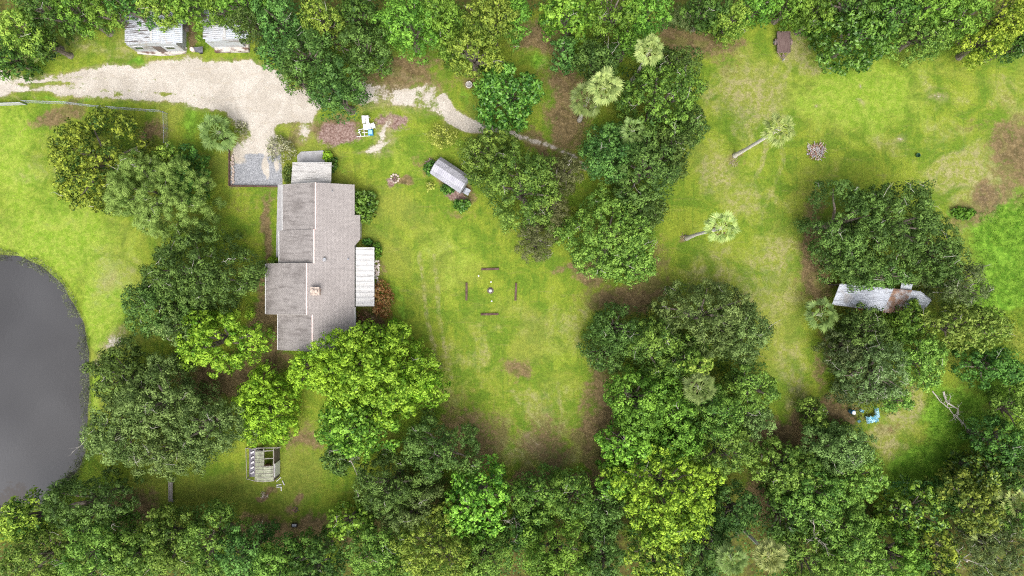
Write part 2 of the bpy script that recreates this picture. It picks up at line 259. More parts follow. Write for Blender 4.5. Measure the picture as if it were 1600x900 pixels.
# ------------------------------------------------------------------ trees: x, y, rx, ry (photo pixels), kind, height m, label
TREES = [
# north-west edge
(28, 42, 34, 32, 'yel', 9, 'light yellow-green bushy tree nearest the top left corner'),
(62, 62, 22, 28, 'dark', 7, 'small dark green tree touching the light bushy tree of the top left corner'),
(8, 88, 26, 30, 'dark', 6, 'dark green tree cut by the left edge above the sand road'),
(60, 8, 36, 26, 'dark', 10, 'dark tree behind the light bushy tree at the top left corner'),
(112, 14, 34, 26, 'mid', 9, 'mid green top-edge tree, first one right of the top left corner group'),
(158, 14, 30, 26, 'mid', 9, 'mid green top-edge tree with weedy grass below, left of the metal sheds'),
(190, 0, 32, 18, 'dark', 10, 'darker green top-edge tree at the west end of the mildew-streaked shed'),
(240, 6, 32, 24, 'yel', 9, 'yellow-green tree hanging over the ridge of the first metal shed roof'),
(290, 2, 32, 26, 'mid', 9, 'green tree over the right half of the first metal shed roof'),
(344, 8, 26, 22, 'mid', 9, 'leafy green tree over the roof of the second, half hidden shed'),
(392, 32, 30, 34, 'oak', 10, 'dark tree right of the half hidden second shed, above the sand road'),
(372, -6, 40, 22, 'mid', 12, 'tree at the top edge behind the half hidden second shed'),
(432, 26, 38, 36, 'blue', 11, 'dense blue-green tree at the top edge above the red bucket'),
(420, 78, 18, 26, 'blue', 6, 'small dark tree beside the red bucket north of the sand road'),
(497, 26, 34, 30, 'yel', 11, 'yellowish tree within the dark clump north of the sand road end'),
(478, 78, 46, 40, 'oak', 11, 'dark oak at the centre of the clump north of the sand road end'),
(458, 115, 30, 28, 'oak', 9, 'dark oak lobe reaching west over the sand road end'),
(520, 140, 40, 44, 'blue', 11, 'dense dark green tree over the sand road end, above the red mulch bed'),
(555, 18, 34, 30, 'dark', 9, 'very dark top-edge tree beside the bright fine-leaved one'),
(565, 70, 40, 36, 'oak', 10, 'dark green tree between the road end clump and the brown litter patch'),
(588, 92, 18, 18, 'mid', 6, 'small rounded green tree at the west side of the brown litter patch'),
(635, 32, 50, 42, 'mid', 11, 'bright fine-leaved tree at the top edge above the brown litter patch'),
(690, 18, 34, 30, 'mid', 10, 'green tree at the top edge right of the bright fine-leaved tree'),
(740, 76, 44, 36, 'yel', 10, 'yellow-green spreading tree above the round concrete well cover'),
(768, 22, 42, 34, 'yel', 12, 'tall yellowish tree at the top edge above the yellow-green spreading tree'),
(702, 62, 22, 26, 'mid', 8, 'small mid green tree left of the yellow-green spreading tree'),
(805, 18, 22, 34, 'mid', 10, 'narrow green tree at the top edge left of the brown leaf litter gap'),
(792, 145, 54, 50, 'gloss', 8, 'round glossy dark green tree beside the white concrete well cover'),
# north centre
(895, 20, 48, 30, 'tipless', 10, 'bright broadleaf top-edge tree with rounded clumps, right of the leaf litter gap'),
(958, 10, 40, 34, 'mid', 12, 'green tree at the top edge between the broadleaf tree and the bamboo thicket'),
(1012, 14, 36, 34, 'mid', 11, 'green tree at the top edge directly above the north palm'),
(884, 80, 22, 26, 'blue', 6, 'small round blue-green tree left of the pale dead branches'),
(935, 92, 34, 34, 'blue', 8, 'blue-green tree right beside the pale dead branches, above the twin palms'),
(982, 62, 26, 20, 'mid', 8, 'small green tree left of the north palm'),
(1062, 95, 42, 28, 'oak', 9, 'dark tree just below right of the north palm'),
(1040, 150, 66, 56, 'dark2', 11, 'large dark tree with grey bare twigs right of the twin palms'),
(1085, 195, 24, 34, 'oak', 8, 'dark slim tree on the east flank of the large dark one by the twin palms'),
(955, 235, 44, 46, 'blue', 10, 'blue-green tree below the twin palms, at the east end of the narrow sandy path'),
(1015, 262, 56, 56, 'blue', 11, 'large dense blue-green tree between the twin palm thicket and the yellow-tipped oak'),
(1052, 230, 34, 40, 'oak', 9, 'dark green tree on the right flank of the large blue-green one'),
(765, 240, 48, 48, 'mid2', 9, 'grey-green tree overhanging the curved metal garden shed'),
(815, 290, 58, 62, 'mid2', 11, 'large grey-green tree below the narrow sandy path, right of the garden shed'),
(885, 268, 30, 30, 'olive', 7, 'brownish olive twiggy tree at the bend of the narrow sandy path'),
(862, 330, 30, 30, 'olive', 7, 'olive twiggy tree between the large grey-green tree and the yellow-tipped oak'),
(838, 372, 36, 38, 'olive', 7, 'brown olive tree at the lower left of the centre grove, next to the lawn'),
(955, 365, 84, 66, 'yel2', 9, 'yellow-tipped green oak at the south end of the centre grove'),
(985, 415, 46, 30, 'yel2', 7, 'low yellow-tipped branches at the south tip of the centre grove'),
(1010, 330, 34, 30, 'oak', 8, 'dark green tree tucked behind the right side of the yellow-tipped oak'),
# north-east edge
(1105, 12, 36, 26, 'dark', 8, 'dark tree at the top edge right of the bamboo thicket'),
(1145, 30, 26, 28, 'yel', 7, 'yellow-green small tree at the top edge between the bamboo thicket and the trailer'),
(1190, 8, 34, 22, 'mid', 6.5, 'green tree at the top edge upper left of the trailer'),
(1235, 8, 32, 22, 'mid', 6.5, 'green tree at the top edge right above the trailer'),
(1282, 18, 30, 30, 'mid', 8, 'bright green tree at the top edge between the trailer and the glossy round tree'),
(1345, 55, 54, 52, 'gloss', 9, 'large round glossy dark green tree at the top right lawn edge'),
(1345, -4, 40, 22, 'dark', 11, 'dark tree at the top edge behind the large round glossy tree'),
(1402, 10, 36, 30, 'dark', 11, 'dark green tree at the top edge right of the large round glossy tree'),
(1450, 48, 50, 38, 'yel2', 8, 'yellow-green tree jutting onto the top right lawn, right of the glossy tree'),
(1455, 5, 44, 24, 'mid', 12, 'taller tree at the top edge behind the jutting yellow-green tree'),
(1512, 18, 44, 30, 'mid', 11, 'green tree at the top edge between the two yellow-green trees of the top right'),
(1555, 60, 36, 30, 'lime2', 8, 'lime yellow tree at the lawn edge near the top right corner'),
(1592, 68, 24, 24, 'dark', 7, 'dark tree on the right edge beneath the lime yellow tree'),
(1585, 20, 34, 34, 'lime2', 11, 'yellowish tree in the top right corner'),
# west garden
(142, 245, 66, 80, 'tip', 9, 'yellow-tipped dark tree inside the wire fence west of the fan palm'),
(290, 275, 30, 42, 'dark', 7, 'dark green tree behind the right side of the feathery pine'),
(238, 300, 72, 66, 'pine', 10, 'feathery light green pine with pale bare branches, beside the yellow-tipped tree'),
(262, 242, 34, 20, 'yel', 6, 'low yellow-green tree at the top right of the feathery pine'),
(300, 425, 92, 66, 'oak', 10, 'big dark live oak with grey twigs left of the house'),
(235, 480, 48, 48, 'oak', 9, 'dark live oak between the pond bank and the round lime-green tree'),
(270, 510, 36, 30, 'oak2', 8, 'grey oak peeking out above left of the round lime-green tree'),
(336, 532, 68, 56, 'limebig', 8, 'round lime-green tree at the lower left corner of the house'),
(180, 590, 48, 50, 'oak', 8, 'dark oak on the pond bank below the bare sandy patches'),
(240, 630, 66, 60, 'oak2', 10, 'large grey-green oak in the middle of the cluster east of the pond'),
(175, 680, 48, 52, 'oak2', 9, 'grey-green oak leaning over the east shore of the pond'),
(320, 668, 62, 52, 'oak2', 9, 'spreading grey-green oak left of the small lime tree and the greenhouse'),
(262, 710, 60, 40, 'oak2', 8, 'spreading grey-green oak above the grey plank footbridge'),
(412, 638, 48, 62, 'lime', 7, 'small lime-green tree directly above the greenhouse'),
(480, 580, 34, 30, 'lime', 7, 'lime-green tree at the left side of the huge lime-green tree'),
(588, 590, 92, 84, 'limebig', 11, 'huge lime-green tree covering the lower right corner of the house'),
(545, 570, 62, 56, 'lime', 10, 'lime-green crown overlapping the bottom end of the house roof'),
(555, 672, 66, 44, 'tipless', 10, 'bright green tree below the huge lime-green tree, with dead limbs'),
(645, 600, 36, 30, 'lime', 8, 'lime-green crown on the lawn side of the huge lime-green tree'),
(526, 715, 24, 28, 'blue', 6, 'small dark green tree with pale dead limbs right of the greenhouse'),
# south-west edge
(40, 815, 44, 38, 'tip', 8, 'green tree at the left edge just below the pond'),
(128, 795, 66, 44, 'oak', 10, 'dark green oak on the south shore of the pond'),
(60, 868, 62, 44, 'yel2', 10, 'yellowish green tree in the bottom left corner'),
(140, 862, 56, 46, 'mid2', 11, 'green tree at the bottom edge, second from the left corner, with bare twisted limbs'),
(205, 862, 52, 44, 'mid2', 10, 'green tree at the bottom edge, third from the left corner'),
(262, 842, 46, 44, 'mid2', 9, 'green tree at the bottom edge beneath the grey plank footbridge'),
(322, 846, 52, 46, 'mid2', 9, 'green tree at the bottom edge, next right of the one beneath the footbridge'),
(378, 868, 40, 36, 'blue', 9, 'dark green tree at the bottom edge left of the black fire box'),
(432, 880, 44, 34, 'mid2', 9, 'green tree at the bottom edge straight below the black fire box'),
(490, 876, 42, 36, 'dark', 9, 'dark green tree at the bottom edge right below the black fire box'),
# south centre
(545, 822, 38, 28, 'tipless', 7, 'bright green low tree at the right edge of the greenhouse lawn'),
(610, 762, 62, 52, 'oak', 9, 'dark green tree between the greenhouse lawn and the south lawn'),
(688, 705, 60, 44, 'oak', 10, 'dark green tree right below the huge lime-green tree, at the south lawn edge'),
(650, 800, 50, 40, 'oak2', 9, 'grey-green tree in the south thicket, left of the bright broadleaf tree'),
(745, 790, 54, 60, 'tipless', 10, 'bright broadleaf tree at the bottom of the south lawn'),
(680, 858, 66, 50, 'yel', 11, 'tall yellow-green tree at the bottom edge left of centre'),
(590, 862, 50, 44, 'mid2', 9, 'dark bottom-edge tree between the greenhouse lawn and the tall yellow-green tree'),
(755, 868, 44, 36, 'mid2', 10, 'green tree at the bottom edge right of the tall yellow-green tree'),
(845, 780, 50, 46, 'mid2', 8, 'green tree at the lower tip of the south lawn'),
(895, 780, 34, 40, 'mid2', 9, 'narrow green tree just right of the lower tip of the south lawn'),
(870, 862, 58, 46, 'mid', 10, 'mid green rounded tree at the bottom edge in the middle of the photo'),
(945, 805, 32, 48, 'oak', 8, 'dark tree just left of the big yellow-tipped crown at the bottom'),
(820, 830, 38, 30, 'dark', 7, 'dark tree squeezed between the south lawn tip and the bottom edge'),
(945, 872, 38, 36, 'oak', 9, 'dark twiggy tree at the bottom edge left below the big yellow-tipped crown'),
# centre-south grove
(1105, 495, 78, 58, 'oak2', 10, 'large grey-green live oak at the top of the centre-south grove'),
(1165, 520, 40, 46, 'oak2', 9, 'grey-green live oak at the upper right of the centre-south grove'),
(970, 515, 46, 38, 'oak', 8, 'dark tree at the upper left of the centre-south grove'),
(950, 555, 34, 30, 'oak', 7, 'dark low tree at the western tip of the centre-south grove'),
(1020, 540, 46, 46, 'mid2', 10, 'mid green tree in the upper middle of the centre-south grove'),
(1070, 560, 40, 36, 'mid2', 9, 'mid green tree next to the pale lime bush in the centre-south grove'),
(1092, 574, 24, 18, 'limepale', 11, 'small pale lime treetop right above the palm in the centre-south grove'),
(1005, 630, 52, 56, 'mid', 10, 'mid green tree left below the palm of the centre-south grove'),
(1060, 655, 34, 44, 'mid', 9, 'mid green tree straight below the palm of the centre-south grove'),
(1120, 650, 46, 42, 'mid2', 10, 'green tree right below the palm of the centre-south grove'),
(1180, 605, 40, 38, 'mid2', 9, 'green tree on the east side of the centre-south grove, nearest the tan lawn strip'),
(1185, 655, 30, 30, 'oak2', 8, 'grey-green tree at the lower east side of the centre-south grove'),
(985, 700, 50, 42, 'tipless', 9, 'bright broadleaf tree where the south lawn meets the grove, left of the yellow crown'),
(1065, 700, 44, 34, 'mid', 9, 'mid green tree just above the big yellow-tipped crown'),
(1135, 705, 52, 46, 'mid2', 10, 'green tree right above the big yellow-tipped crown, by the reddish soil'),
(1045, 775, 88, 78, 'tipy', 12, 'big bright yellow-tipped crown at the bottom, right of centre'),
(960, 755, 34, 28, 'tipless', 8, 'green broadleaf tree at the left side of the big yellow-tipped crown'),
(1030, 868, 50, 36, 'tip', 9, 'yellow-flecked tree at the bottom edge straight below the big yellow-tipped crown'),
(1100, 858, 44, 46, 'blue', 9, 'blue-green tree at the bottom edge left of the southernmost palms'),
(1150, 805, 40, 42, 'blue', 8, 'blue-green tree between the big yellow-tipped crown and the reddish soil patch'),
# east
(1335, 345, 62, 62, 'oak', 11, 'great dark live oak, western half, on the open east lawn'),
(1410, 345, 72, 64, 'oak', 12, 'great dark live oak in the middle of the east clump above the rusty roof'),
(1338, 412, 44, 32, 'oak', 9, 'dark oak branches just above the left corner of the rusty corrugated roof'),
(1380, 424, 50, 28, 'oak', 10, 'dark oak overhanging the rusty corrugated roof'),
(1470, 395, 46, 56, 'oak', 9, 'dark oak on the right side of the east clump, next to the marsh grass'),
(1505, 445, 52, 40, 'oak3', 8, 'grey moss-hung oak at the far right of the east clump'),
(1325, 545, 30, 40, 'olive2', 6, 'dark shrubby tree just right of the vivid green grass strip below the rusty roof'),
(1360, 515, 42, 32, 'oak', 7, 'dark tree directly below the middle of the rusty roof'),
(1375, 580, 58, 46, 'oak3', 8, 'dark grey-green scrubby tree midway between the rusty roof and the blue tarps'),
(1425, 500, 30, 30, 'mid', 6, 'bright leafy tree below the right end of the rusty roof'),
(1490, 510, 60, 34, 'limepale2', 8, 'sparse yellow-green tree right below the rusty roof, over grass'),
(1545, 512, 40, 34, 'limepale2', 8, 'sparse yellow-green tree at the right edge, right of the other sparse one'),
(1440, 560, 42, 46, 'yel2', 7, 'yellow-green tree left of the mown grass gap on the east side'),
(1355, 608, 46, 28, 'olive2', 5, 'dark olive scrub tree just above the blue tarps'),
(1275, 645, 22, 26, 'mid2', 5, 'small green tree standing alone left of the blue tarps'),
(1400, 625, 28, 26, 'mid2', 5, 'green scrub tree to the right above the blue tarps'),
(1303, 672, 34, 14, 'mid2', 3, 'low green thicket at the lower left of the blue tarps'),
(1555, 575, 50, 34, 'dark', 7, 'dark green rounded tree near the right edge, below the sparse yellow-green trees'),
(1590, 640, 34, 44, 'yel2', 6, 'yellowish scrub tree on the right edge below the dark rounded tree'),
# south-east
(1232, 735, 50, 40, 'yel2', 8, 'yellowish tree right of the reddish soil patch'),
(1320, 700, 52, 38, 'oak2', 8, 'grey-green tree below the blue tarps'),
(1345, 747, 46, 42, 'yel2', 6.5, 'yellowish green tree left of the round tan clearing, bottom right'),
(1275, 775, 58, 44, 'mid2', 9, 'green tree in the middle of the south-east thicket'),
(1235, 812, 44, 40, 'dark', 8, 'dark blue-green tree above the southernmost palm'),
(1320, 825, 52, 46, 'mid2', 9, 'green tree with bare limbs, left of the dark gap in the south-east thicket'),
(1265, 870, 48, 36, 'mid2', 9, 'green tree at the bottom edge right of the southernmost palm'),
(1350, 872, 48, 36, 'yel2', 9, 'yellowish green tree at the bottom edge below the dark gap'),
(1435, 806, 52, 46, 'tipd', 7, 'dark glossy tree with bright yellow-green tips, at the lower end of the vivid grass'),
(1497, 776, 40, 28, 'blue', 5, 'blue-green tree at the vivid grass edge, just above the dark glossy tipped tree'),
(1410, 868, 44, 38, 'mid', 9, 'green tree at the bottom edge below the dark glossy tipped tree'),
(1470, 868, 36, 36, 'tip', 9, 'yellow-tipped tree at the bottom edge, right of the dark glossy tipped tree'),
(1525, 790, 48, 46, 'tipless2', 9, 'olive green tree between the dark glossy tipped tree and the right edge'),
(1548, 742, 46, 32, 'tipd', 7, 'dark green tree with a yellow flank at the right, beside the vivid grass'),
(1572, 692, 40, 34, 'dark', 8, 'dark green tree on the right, above the one with the yellow flank'),
(1590, 735, 26, 36, 'dark', 8, 'dark tree cut by the right edge above the pale palmetto'),
(1560, 852, 52, 44, 'oak3', 8, 'grey tree with dead limbs near the bottom right corner'),
(1600, 810, 26, 30, 'mid2', 8, 'green tree cut by the right edge above the bottom right corner'),
]
SHRUBS = [
(567, 320, 21, 25, 'gloss', 2.6, 'leafy green shrub against the upper right wall of the house'),
(511, 244, 8, 8, 'lime', 1.3, 'small lime shrub at the right side of the concrete slab'),
(518, 256, 8, 12, 'dark', 1.2, 'small dark shrub at the upper right corner of the ribbed white porch roof'),
(427, 407, 8, 5, 'lime', 1.2, 'tiny fern-like shrub at the inner corner of the left house wall'),
(437, 232, 22, 20, 'cream', 1.8, 'pale variegated shrub at the edge of the driveway gravel'),
(449, 272, 9, 16, 'olivehedge', 1.4, 'narrow olive hedge between the gravel and the ribbed porch roof'),
(690, 212, 24, 18, 'yellow', 2.4, 'sparse yellow shrub above the curved metal garden shed'),
(672, 262, 10, 12, 'dark', 1.2, 'small dark shrub at the left end of the curved metal garden shed'),
(700, 296, 12, 8, 'dark', 1.2, 'dark shrub below the lower side of the curved metal garden shed'),
(722, 320, 14, 9, 'gloss', 1.6, 'green shrub at the lower right corner of the garden shed'),
(672, 290, 7, 7, 'yellow', 1.0, 'little yellow shrub on the lawn left of the garden shed'),
(595, 468, 20, 30, 'red', 2.2, 'red-leaved shrub below the white side porch'),
(575, 507, 24, 22, 'red2', 2.4, 'bare dark red shrub with pale twigs by the lower right house wall'),
(588, 392, 8, 12, 'mid', 1.2, 'small green shrub by the upper end of the white side porch'),
(574, 378, 8, 5, 'dark', 1.0, 'dark low shrub in the nook above the white side porch'),
(617, 508, 12, 10, 'lime', 2.2, 'lime shrub tip between the red shrub and the huge lime-green tree'),
(1283, 40, 38, 18, 'vivid', 2.5, 'vivid green vine thicket right of the trailer'),
(1508, 333, 18, 9, 'vivid', .9, 'vivid green bush at the top right edge of the great dark live oak'),
(350, 212, 14, 8, 'olivehedge', 1.0, 'weedy bush between the fan palm and the driveway'),
(375, 200, 10, 12, 'cream', 1.0, 'pale weedy bush on the sand beside the fan palm'),
(1082, 24, 44, 18, 'bamboo', 4.0, 'dark bamboo thicket with drooping blades at the top edge'),
(755, 95, 12, 12, 'dark', 2.0, 'low dark bush under the yellow-green spreading tree'),
]
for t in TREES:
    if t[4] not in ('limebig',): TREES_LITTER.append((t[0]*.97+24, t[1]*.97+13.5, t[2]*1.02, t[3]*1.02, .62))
for tk in ([(655, 395), (662, 450), (672, 520), (690, 600)], [(678, 400), (684, 450), (690, 520), (705, 590)], [(800, 610), (870, 700), (900, 720)], [(870, 600), (880, 660), (860, 720)], [(1215, 100), (1190, 150), (1200, 230), (1160, 330)], [(1235, 100), (1215, 160), (1225, 250), (1190, 340)]):
    dry = np.maximum(dry, .62*sstep(7, 2, seg_dist(px+wx*.4, py+wy*.4, tk, False)))
for tk, wt in (([(0, 124), (120, 120), (240, 124), (340, 130), (400, 160), (418, 220)], .30), ([(0, 138), (120, 136), (240, 144), (330, 152), (384, 180), (396, 235)], .30), ([(180, 147), (215, 145), (262, 150)], .5), ([(402, 100), (430, 118), (470, 160)], .3)):
    sand -= wt*sstep(5, 1, seg_dist(px+wx*.3, py+wy*.3, tk, False))*sstep(.4, .6, fbm(GX, GY, 3, 91))
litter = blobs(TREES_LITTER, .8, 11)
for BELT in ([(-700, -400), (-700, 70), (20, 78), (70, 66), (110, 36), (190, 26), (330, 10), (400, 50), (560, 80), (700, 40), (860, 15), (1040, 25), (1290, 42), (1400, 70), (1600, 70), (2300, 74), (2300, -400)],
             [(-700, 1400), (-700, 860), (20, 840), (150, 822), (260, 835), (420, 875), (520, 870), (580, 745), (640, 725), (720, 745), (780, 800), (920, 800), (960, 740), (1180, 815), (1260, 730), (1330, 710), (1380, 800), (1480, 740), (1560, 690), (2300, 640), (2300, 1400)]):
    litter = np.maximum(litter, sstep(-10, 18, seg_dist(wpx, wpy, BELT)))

GZ = .10*(fbm(GX, GY, 12, 20)-.5)+.03*fbm(GX, GY, 2, 21)-.05
GZ = np.where(np.hypot(GX, GY) > 110, -.05, GZ)
GZ = GZ-sstep(-14, 26, pond_d)*1.5
GZ = GZ-.04*sstep(0, 6, road_d)
def gz(X, Y):
    i = np.clip(np.searchsorted(gx, X), 0, len(gx)-1); j = np.clip(np.searchsorted(gy, Y), 0, len(gy)-1); return float(GZ[j, i])
V = np.stack([GX, GY, GZ], -1).reshape(-1, 3)
ny_, nx_ = GX.shape
I = np.arange(ny_*nx_).reshape(ny_, nx_)
F = np.stack([I[:-1, :-1], I[:-1, 1:], I[1:, 1:], I[1:, :-1]], -1).reshape(-1, 4)
A1 = np.stack([sand, dirt_shade, dry, gravel], -1).reshape(-1, 4); A2 = np.stack([lush, limey, mulch, olive], -1).reshape(-1, 4)
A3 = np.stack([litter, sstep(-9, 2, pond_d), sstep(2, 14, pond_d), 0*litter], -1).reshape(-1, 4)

def ground_mat():
    m, nt, b = new_mat('ground_grass_sand'); L = nt.links
    def att(nm):
        a = N(nt, 'ShaderNodeAttribute'); a.attribute_name = nm
        s = N(nt, 'ShaderNodeSeparateColor'); L.new(a.outputs['Color'], s.inputs[0]); return s.outputs[0], s.outputs[1], s.outputs[2], a.outputs['Alpha']
    sand, dirt_shade, dry, grav = att('mask_a'); lush, limey, mulch, olive = att('mask_b'); lit, bank, bed, _ = att('mask_c')
    v = coords(nt)
    n_f = noise(nt, 3.2, 6, v, .78); n_g = noise(nt, 1.1, 7, v, .68, .3); n_m = noise(nt, .30, 7, v, .62, .8); n_l = noise(nt, .09, 6, v, .6, .6)
    st = noise(nt, 1.0, 5, coords(nt, (.30, 1.9, 1), .5), .65, .4)
    st2 = noise(nt, 1.0, 5, coords(nt, (2.4, .22, 1), .06), .65, .3)
    def th(mask, amp=.8, lo=.42, hi=.62, nn=None):
        a = math_(nt, 'ADD', mask, math_(nt, 'MULTIPLY', math_(nt, 'SUBTRACT', nn or n_g, .5), amp))
        return maprange(nt, a, lo, hi)
    g = mix(nt, maprange(nt, n_m, .38, .62), (.108, .182, .018), (.200, .255, .028))
    g = mix(nt, maprange(nt, n_g, .52, .70, 0, .55), g, (.250, .280, .036))
    g = mix(nt, maprange(nt, n_g, .30, .44, .7, 0), g, (.075, .145, .014))
    g = mix(nt, maprange(nt, st, .56, .70, 0, .35), g, (.22, .20, .075))
    g = mix(nt, maprange(nt, st2, .52, .66, 0, .45), g, (.075, .155, .016))
    g = mix(nt, maprange(nt, n_l, .50, .62, 0, .35), g, (.225, .225, .055))
    g = mix(nt, math_(nt, 'MULTIPLY', th(limey, 1.1, .3, .8, n_m), .75), g, mix(nt, maprange(nt, n_g, .40, .60), (.175, .290, .026), (.265, .350, .055)))
    g = mix(nt, math_(nt, 'MULTIPLY', th(olive, 1.0, .3, .8, n_m), .72), g, mix(nt, maprange(nt, n_g, .40, .62), (.075, .115, .014), (.13, .155, .025)))
    g = mix(nt, math_(nt, 'MULTIPLY', th(lush, 1.0, .35, .75), .9), g, mix(nt, maprange(nt, n_g, .38, .62), (.075, .19, .015), (.18, .34, .035)))
    dr = mix(nt, maprange(nt, n_g, .40, .58), (.32, .28, .15), (.205, .235, .045))
    dr = mix(nt, maprange(nt, n_f, .52, .66, 0, .5), dr, (.36, .29, .20))
    g = mix(nt, math_(nt, 'MULTIPLY', th(dry, 1.7, .25, .9, n_m), .72), g, dr)
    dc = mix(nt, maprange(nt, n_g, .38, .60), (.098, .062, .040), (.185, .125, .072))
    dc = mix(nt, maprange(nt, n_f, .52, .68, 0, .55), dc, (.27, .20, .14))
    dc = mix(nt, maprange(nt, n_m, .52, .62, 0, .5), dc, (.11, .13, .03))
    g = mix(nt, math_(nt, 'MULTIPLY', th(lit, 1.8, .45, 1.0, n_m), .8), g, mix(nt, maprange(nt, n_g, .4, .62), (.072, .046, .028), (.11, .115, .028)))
    g = mix(nt, math_(nt, 'MULTIPLY', th(dirt_shade, 2.4, .30, .80, math_(nt, 'ADD', math_(nt, 'MULTIPLY', n_m, .45), math_(nt, 'MULTIPLY', n_g, .55))), .88), g, dc)
    mu = mix(nt, maprange(nt, n_f, .36, .66), (.17, .10, .085), (.30, .225, .205))
    g = mix(nt, th(mulch, 1.2, .3, .6, n_g), g, mu)
    sc = mix(nt, maprange(nt, n_m, .40, .62), (.48, .445, .40), (.40, .365, .32))
    sc = mix(nt, maprange(nt, n_g, .56, .70, 0, .55), sc, (.40, .34, .27))
    stx = noise(nt, 1.0, 6, coords(nt, (.16, 2.2, 1), -.06), .66, .5)
    sc = mix(nt, maprange(nt, stx, .56, .70, 0, .6), sc, (.38, .33, .27))
    sc = mix(nt, maprange(nt, n_f, .62, .74, 0, .7), sc, (.26, .22, .15))
    sand_f = th(sand, 1.7, .45, .72, math_(nt, 'ADD', math_(nt, 'MULTIPLY', n_g, .6), math_(nt, 'MULTIPLY', n_f, .4)))
    g = mix(nt, math_(nt, 'MULTIPLY', maprange(nt, sand, .05, .5), maprange(nt, n_g, .42, .62, .2, .75)), g, (.26, .215, .13))
    g = mix(nt, sand_f, g, sc)
    gc = mix(nt, maprange(nt, noise(nt, 6, 4, v, .85), .40, .62), (.18, .19, .21), (.36, .37, .40))
    g = mix(nt, th(grav, .6, .35, .6, n_f), g, gc)
    g = mix(nt, math_(nt, 'MULTIPLY', th(bank, .8, .5, .9), .7), g, (.12, .14, .05))
    g = mix(nt, bed, g, (.05, .045, .035))
    sp = mix(nt, maprange(nt, n_f, .30, .70), (.76, .76, .74), (1.16, 1.16, 1.14))
    sp = mix(nt, math_(nt, 'MULTIPLY', sand_f, .75), sp, (1.0, 1.0, 1.0))
    g = mix(nt, 1.0, g, sp, 'MULTIPLY')
    L.new(g, b.inputs['Base Color']); setin(b, Roughness=.95); b.inputs['Specular IOR Level'].default_value = .1
    bp = N(nt, 'ShaderNodeBump'); setin(bp, Strength=.55, Distance=.12); L.new(n_f, bp.inputs['Height']); L.new(bp.outputs[0], b.inputs['Normal'])
    return m
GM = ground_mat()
def sub_sheet(name, fm, kind):
    Fs = F[fm]; u, inv = np.unique(Fs, return_inverse=True)
    at = {'mask_a': ('POINT', 'FLOAT_COLOR', A1[u]), 'mask_b': ('POINT', 'FLOAT_COLOR', A2[u]), 'mask_c': ('POINT', 'FLOAT_COLOR', A3[u])}
    me = np_mesh(name, V[u], inv.reshape(-1, 4), at); me.polygons.foreach_set('use_smooth', np.ones(len(Fs), bool))
    return tag(link(name, me, GM), kind=kind)
fr = (road_d > 0).reshape(-1)[F].all(1); fp = (np.maximum(tr_d, tr2_d) > 0).reshape(-1)[F].all(1) & ~fr
sub_sheet('driveway', fr, 'structure'); sub_sheet('footpath', fp, 'structure'); sub_sheet('ground', ~(fr | fp), 'structure')
# pond water
mw, nt, b = new_mat('pond_water'); v = coords(nt)
wc = mix(nt, maprange(nt, noise(nt, .06, 3, v, .5, .6), .35, .7), (.030, .029, .030), (.040, .039, .040))
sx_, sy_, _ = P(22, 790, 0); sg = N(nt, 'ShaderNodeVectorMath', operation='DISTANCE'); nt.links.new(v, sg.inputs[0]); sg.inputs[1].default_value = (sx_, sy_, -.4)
wc = mix(nt, maprange(nt, math_(nt, 'ADD', sg.outputs['Value'], math_(nt, 'MULTIPLY', noise(nt, 1.3, 5, v, .7), 5.0)), 4.6, 5.4, 1, 0), wc, (.024, .017, .011))  # brown corner: muddy shallows, with tree reflections painted into the water colour
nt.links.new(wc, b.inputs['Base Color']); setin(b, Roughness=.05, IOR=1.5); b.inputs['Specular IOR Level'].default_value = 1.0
bp = N(nt, 'ShaderNodeBump'); setin(bp, Strength=.10, Distance=.03); nt.links.new(noise(nt, 2.2, 3, coords(nt, (1, .5, 1), .6)), bp.inputs['Height']); nt.links.new(bp.outputs[0], b.inputs['Normal'])
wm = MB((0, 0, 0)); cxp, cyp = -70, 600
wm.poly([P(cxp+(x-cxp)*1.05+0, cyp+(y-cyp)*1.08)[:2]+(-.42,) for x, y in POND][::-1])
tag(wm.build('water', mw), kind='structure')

# ------------------------------------------------------------------ foliage
def leaf_mat(name, dark, light, rough=.5, trans=.2, spec=.25):
    m, nt, b = new_mat(name); L = nt.links
    a = N(nt, 'ShaderNodeAttribute'); a.attribute_name = 'young_lit'
    oi = N(nt, 'ShaderNodeObjectInfo')
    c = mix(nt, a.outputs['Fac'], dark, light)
    hs = N(nt, 'ShaderNodeHueSaturation')
    L.new(maprange(nt, oi.outputs['Random'], 0, 1, .492, .516), hs.inputs['Hue']); L.new(maprange(nt, oi.outputs['Random'], 0, 1, .86, 1.16), hs.inputs['Value'])
    L.new(c, hs.inputs['Color'])
    L.new(hs.outputs[0], b.inputs['Base Color']); setin(b, Roughness=rough); b.inputs['Specular IOR Level'].default_value = spec
    tr = N(nt, 'ShaderNodeBsdfTranslucent'); L.new(hs.outputs[0], tr.inputs['Color'])
    ms = N(nt, 'ShaderNodeMixShader'); ms.inputs[0].default_value = trans
    L.new(b.outputs[0], ms.inputs[1]); L.new(tr.outputs[0], ms.inputs[2])
    L.new(ms.outputs[0], nt.nodes['Material Output'].inputs['Surface']); return m
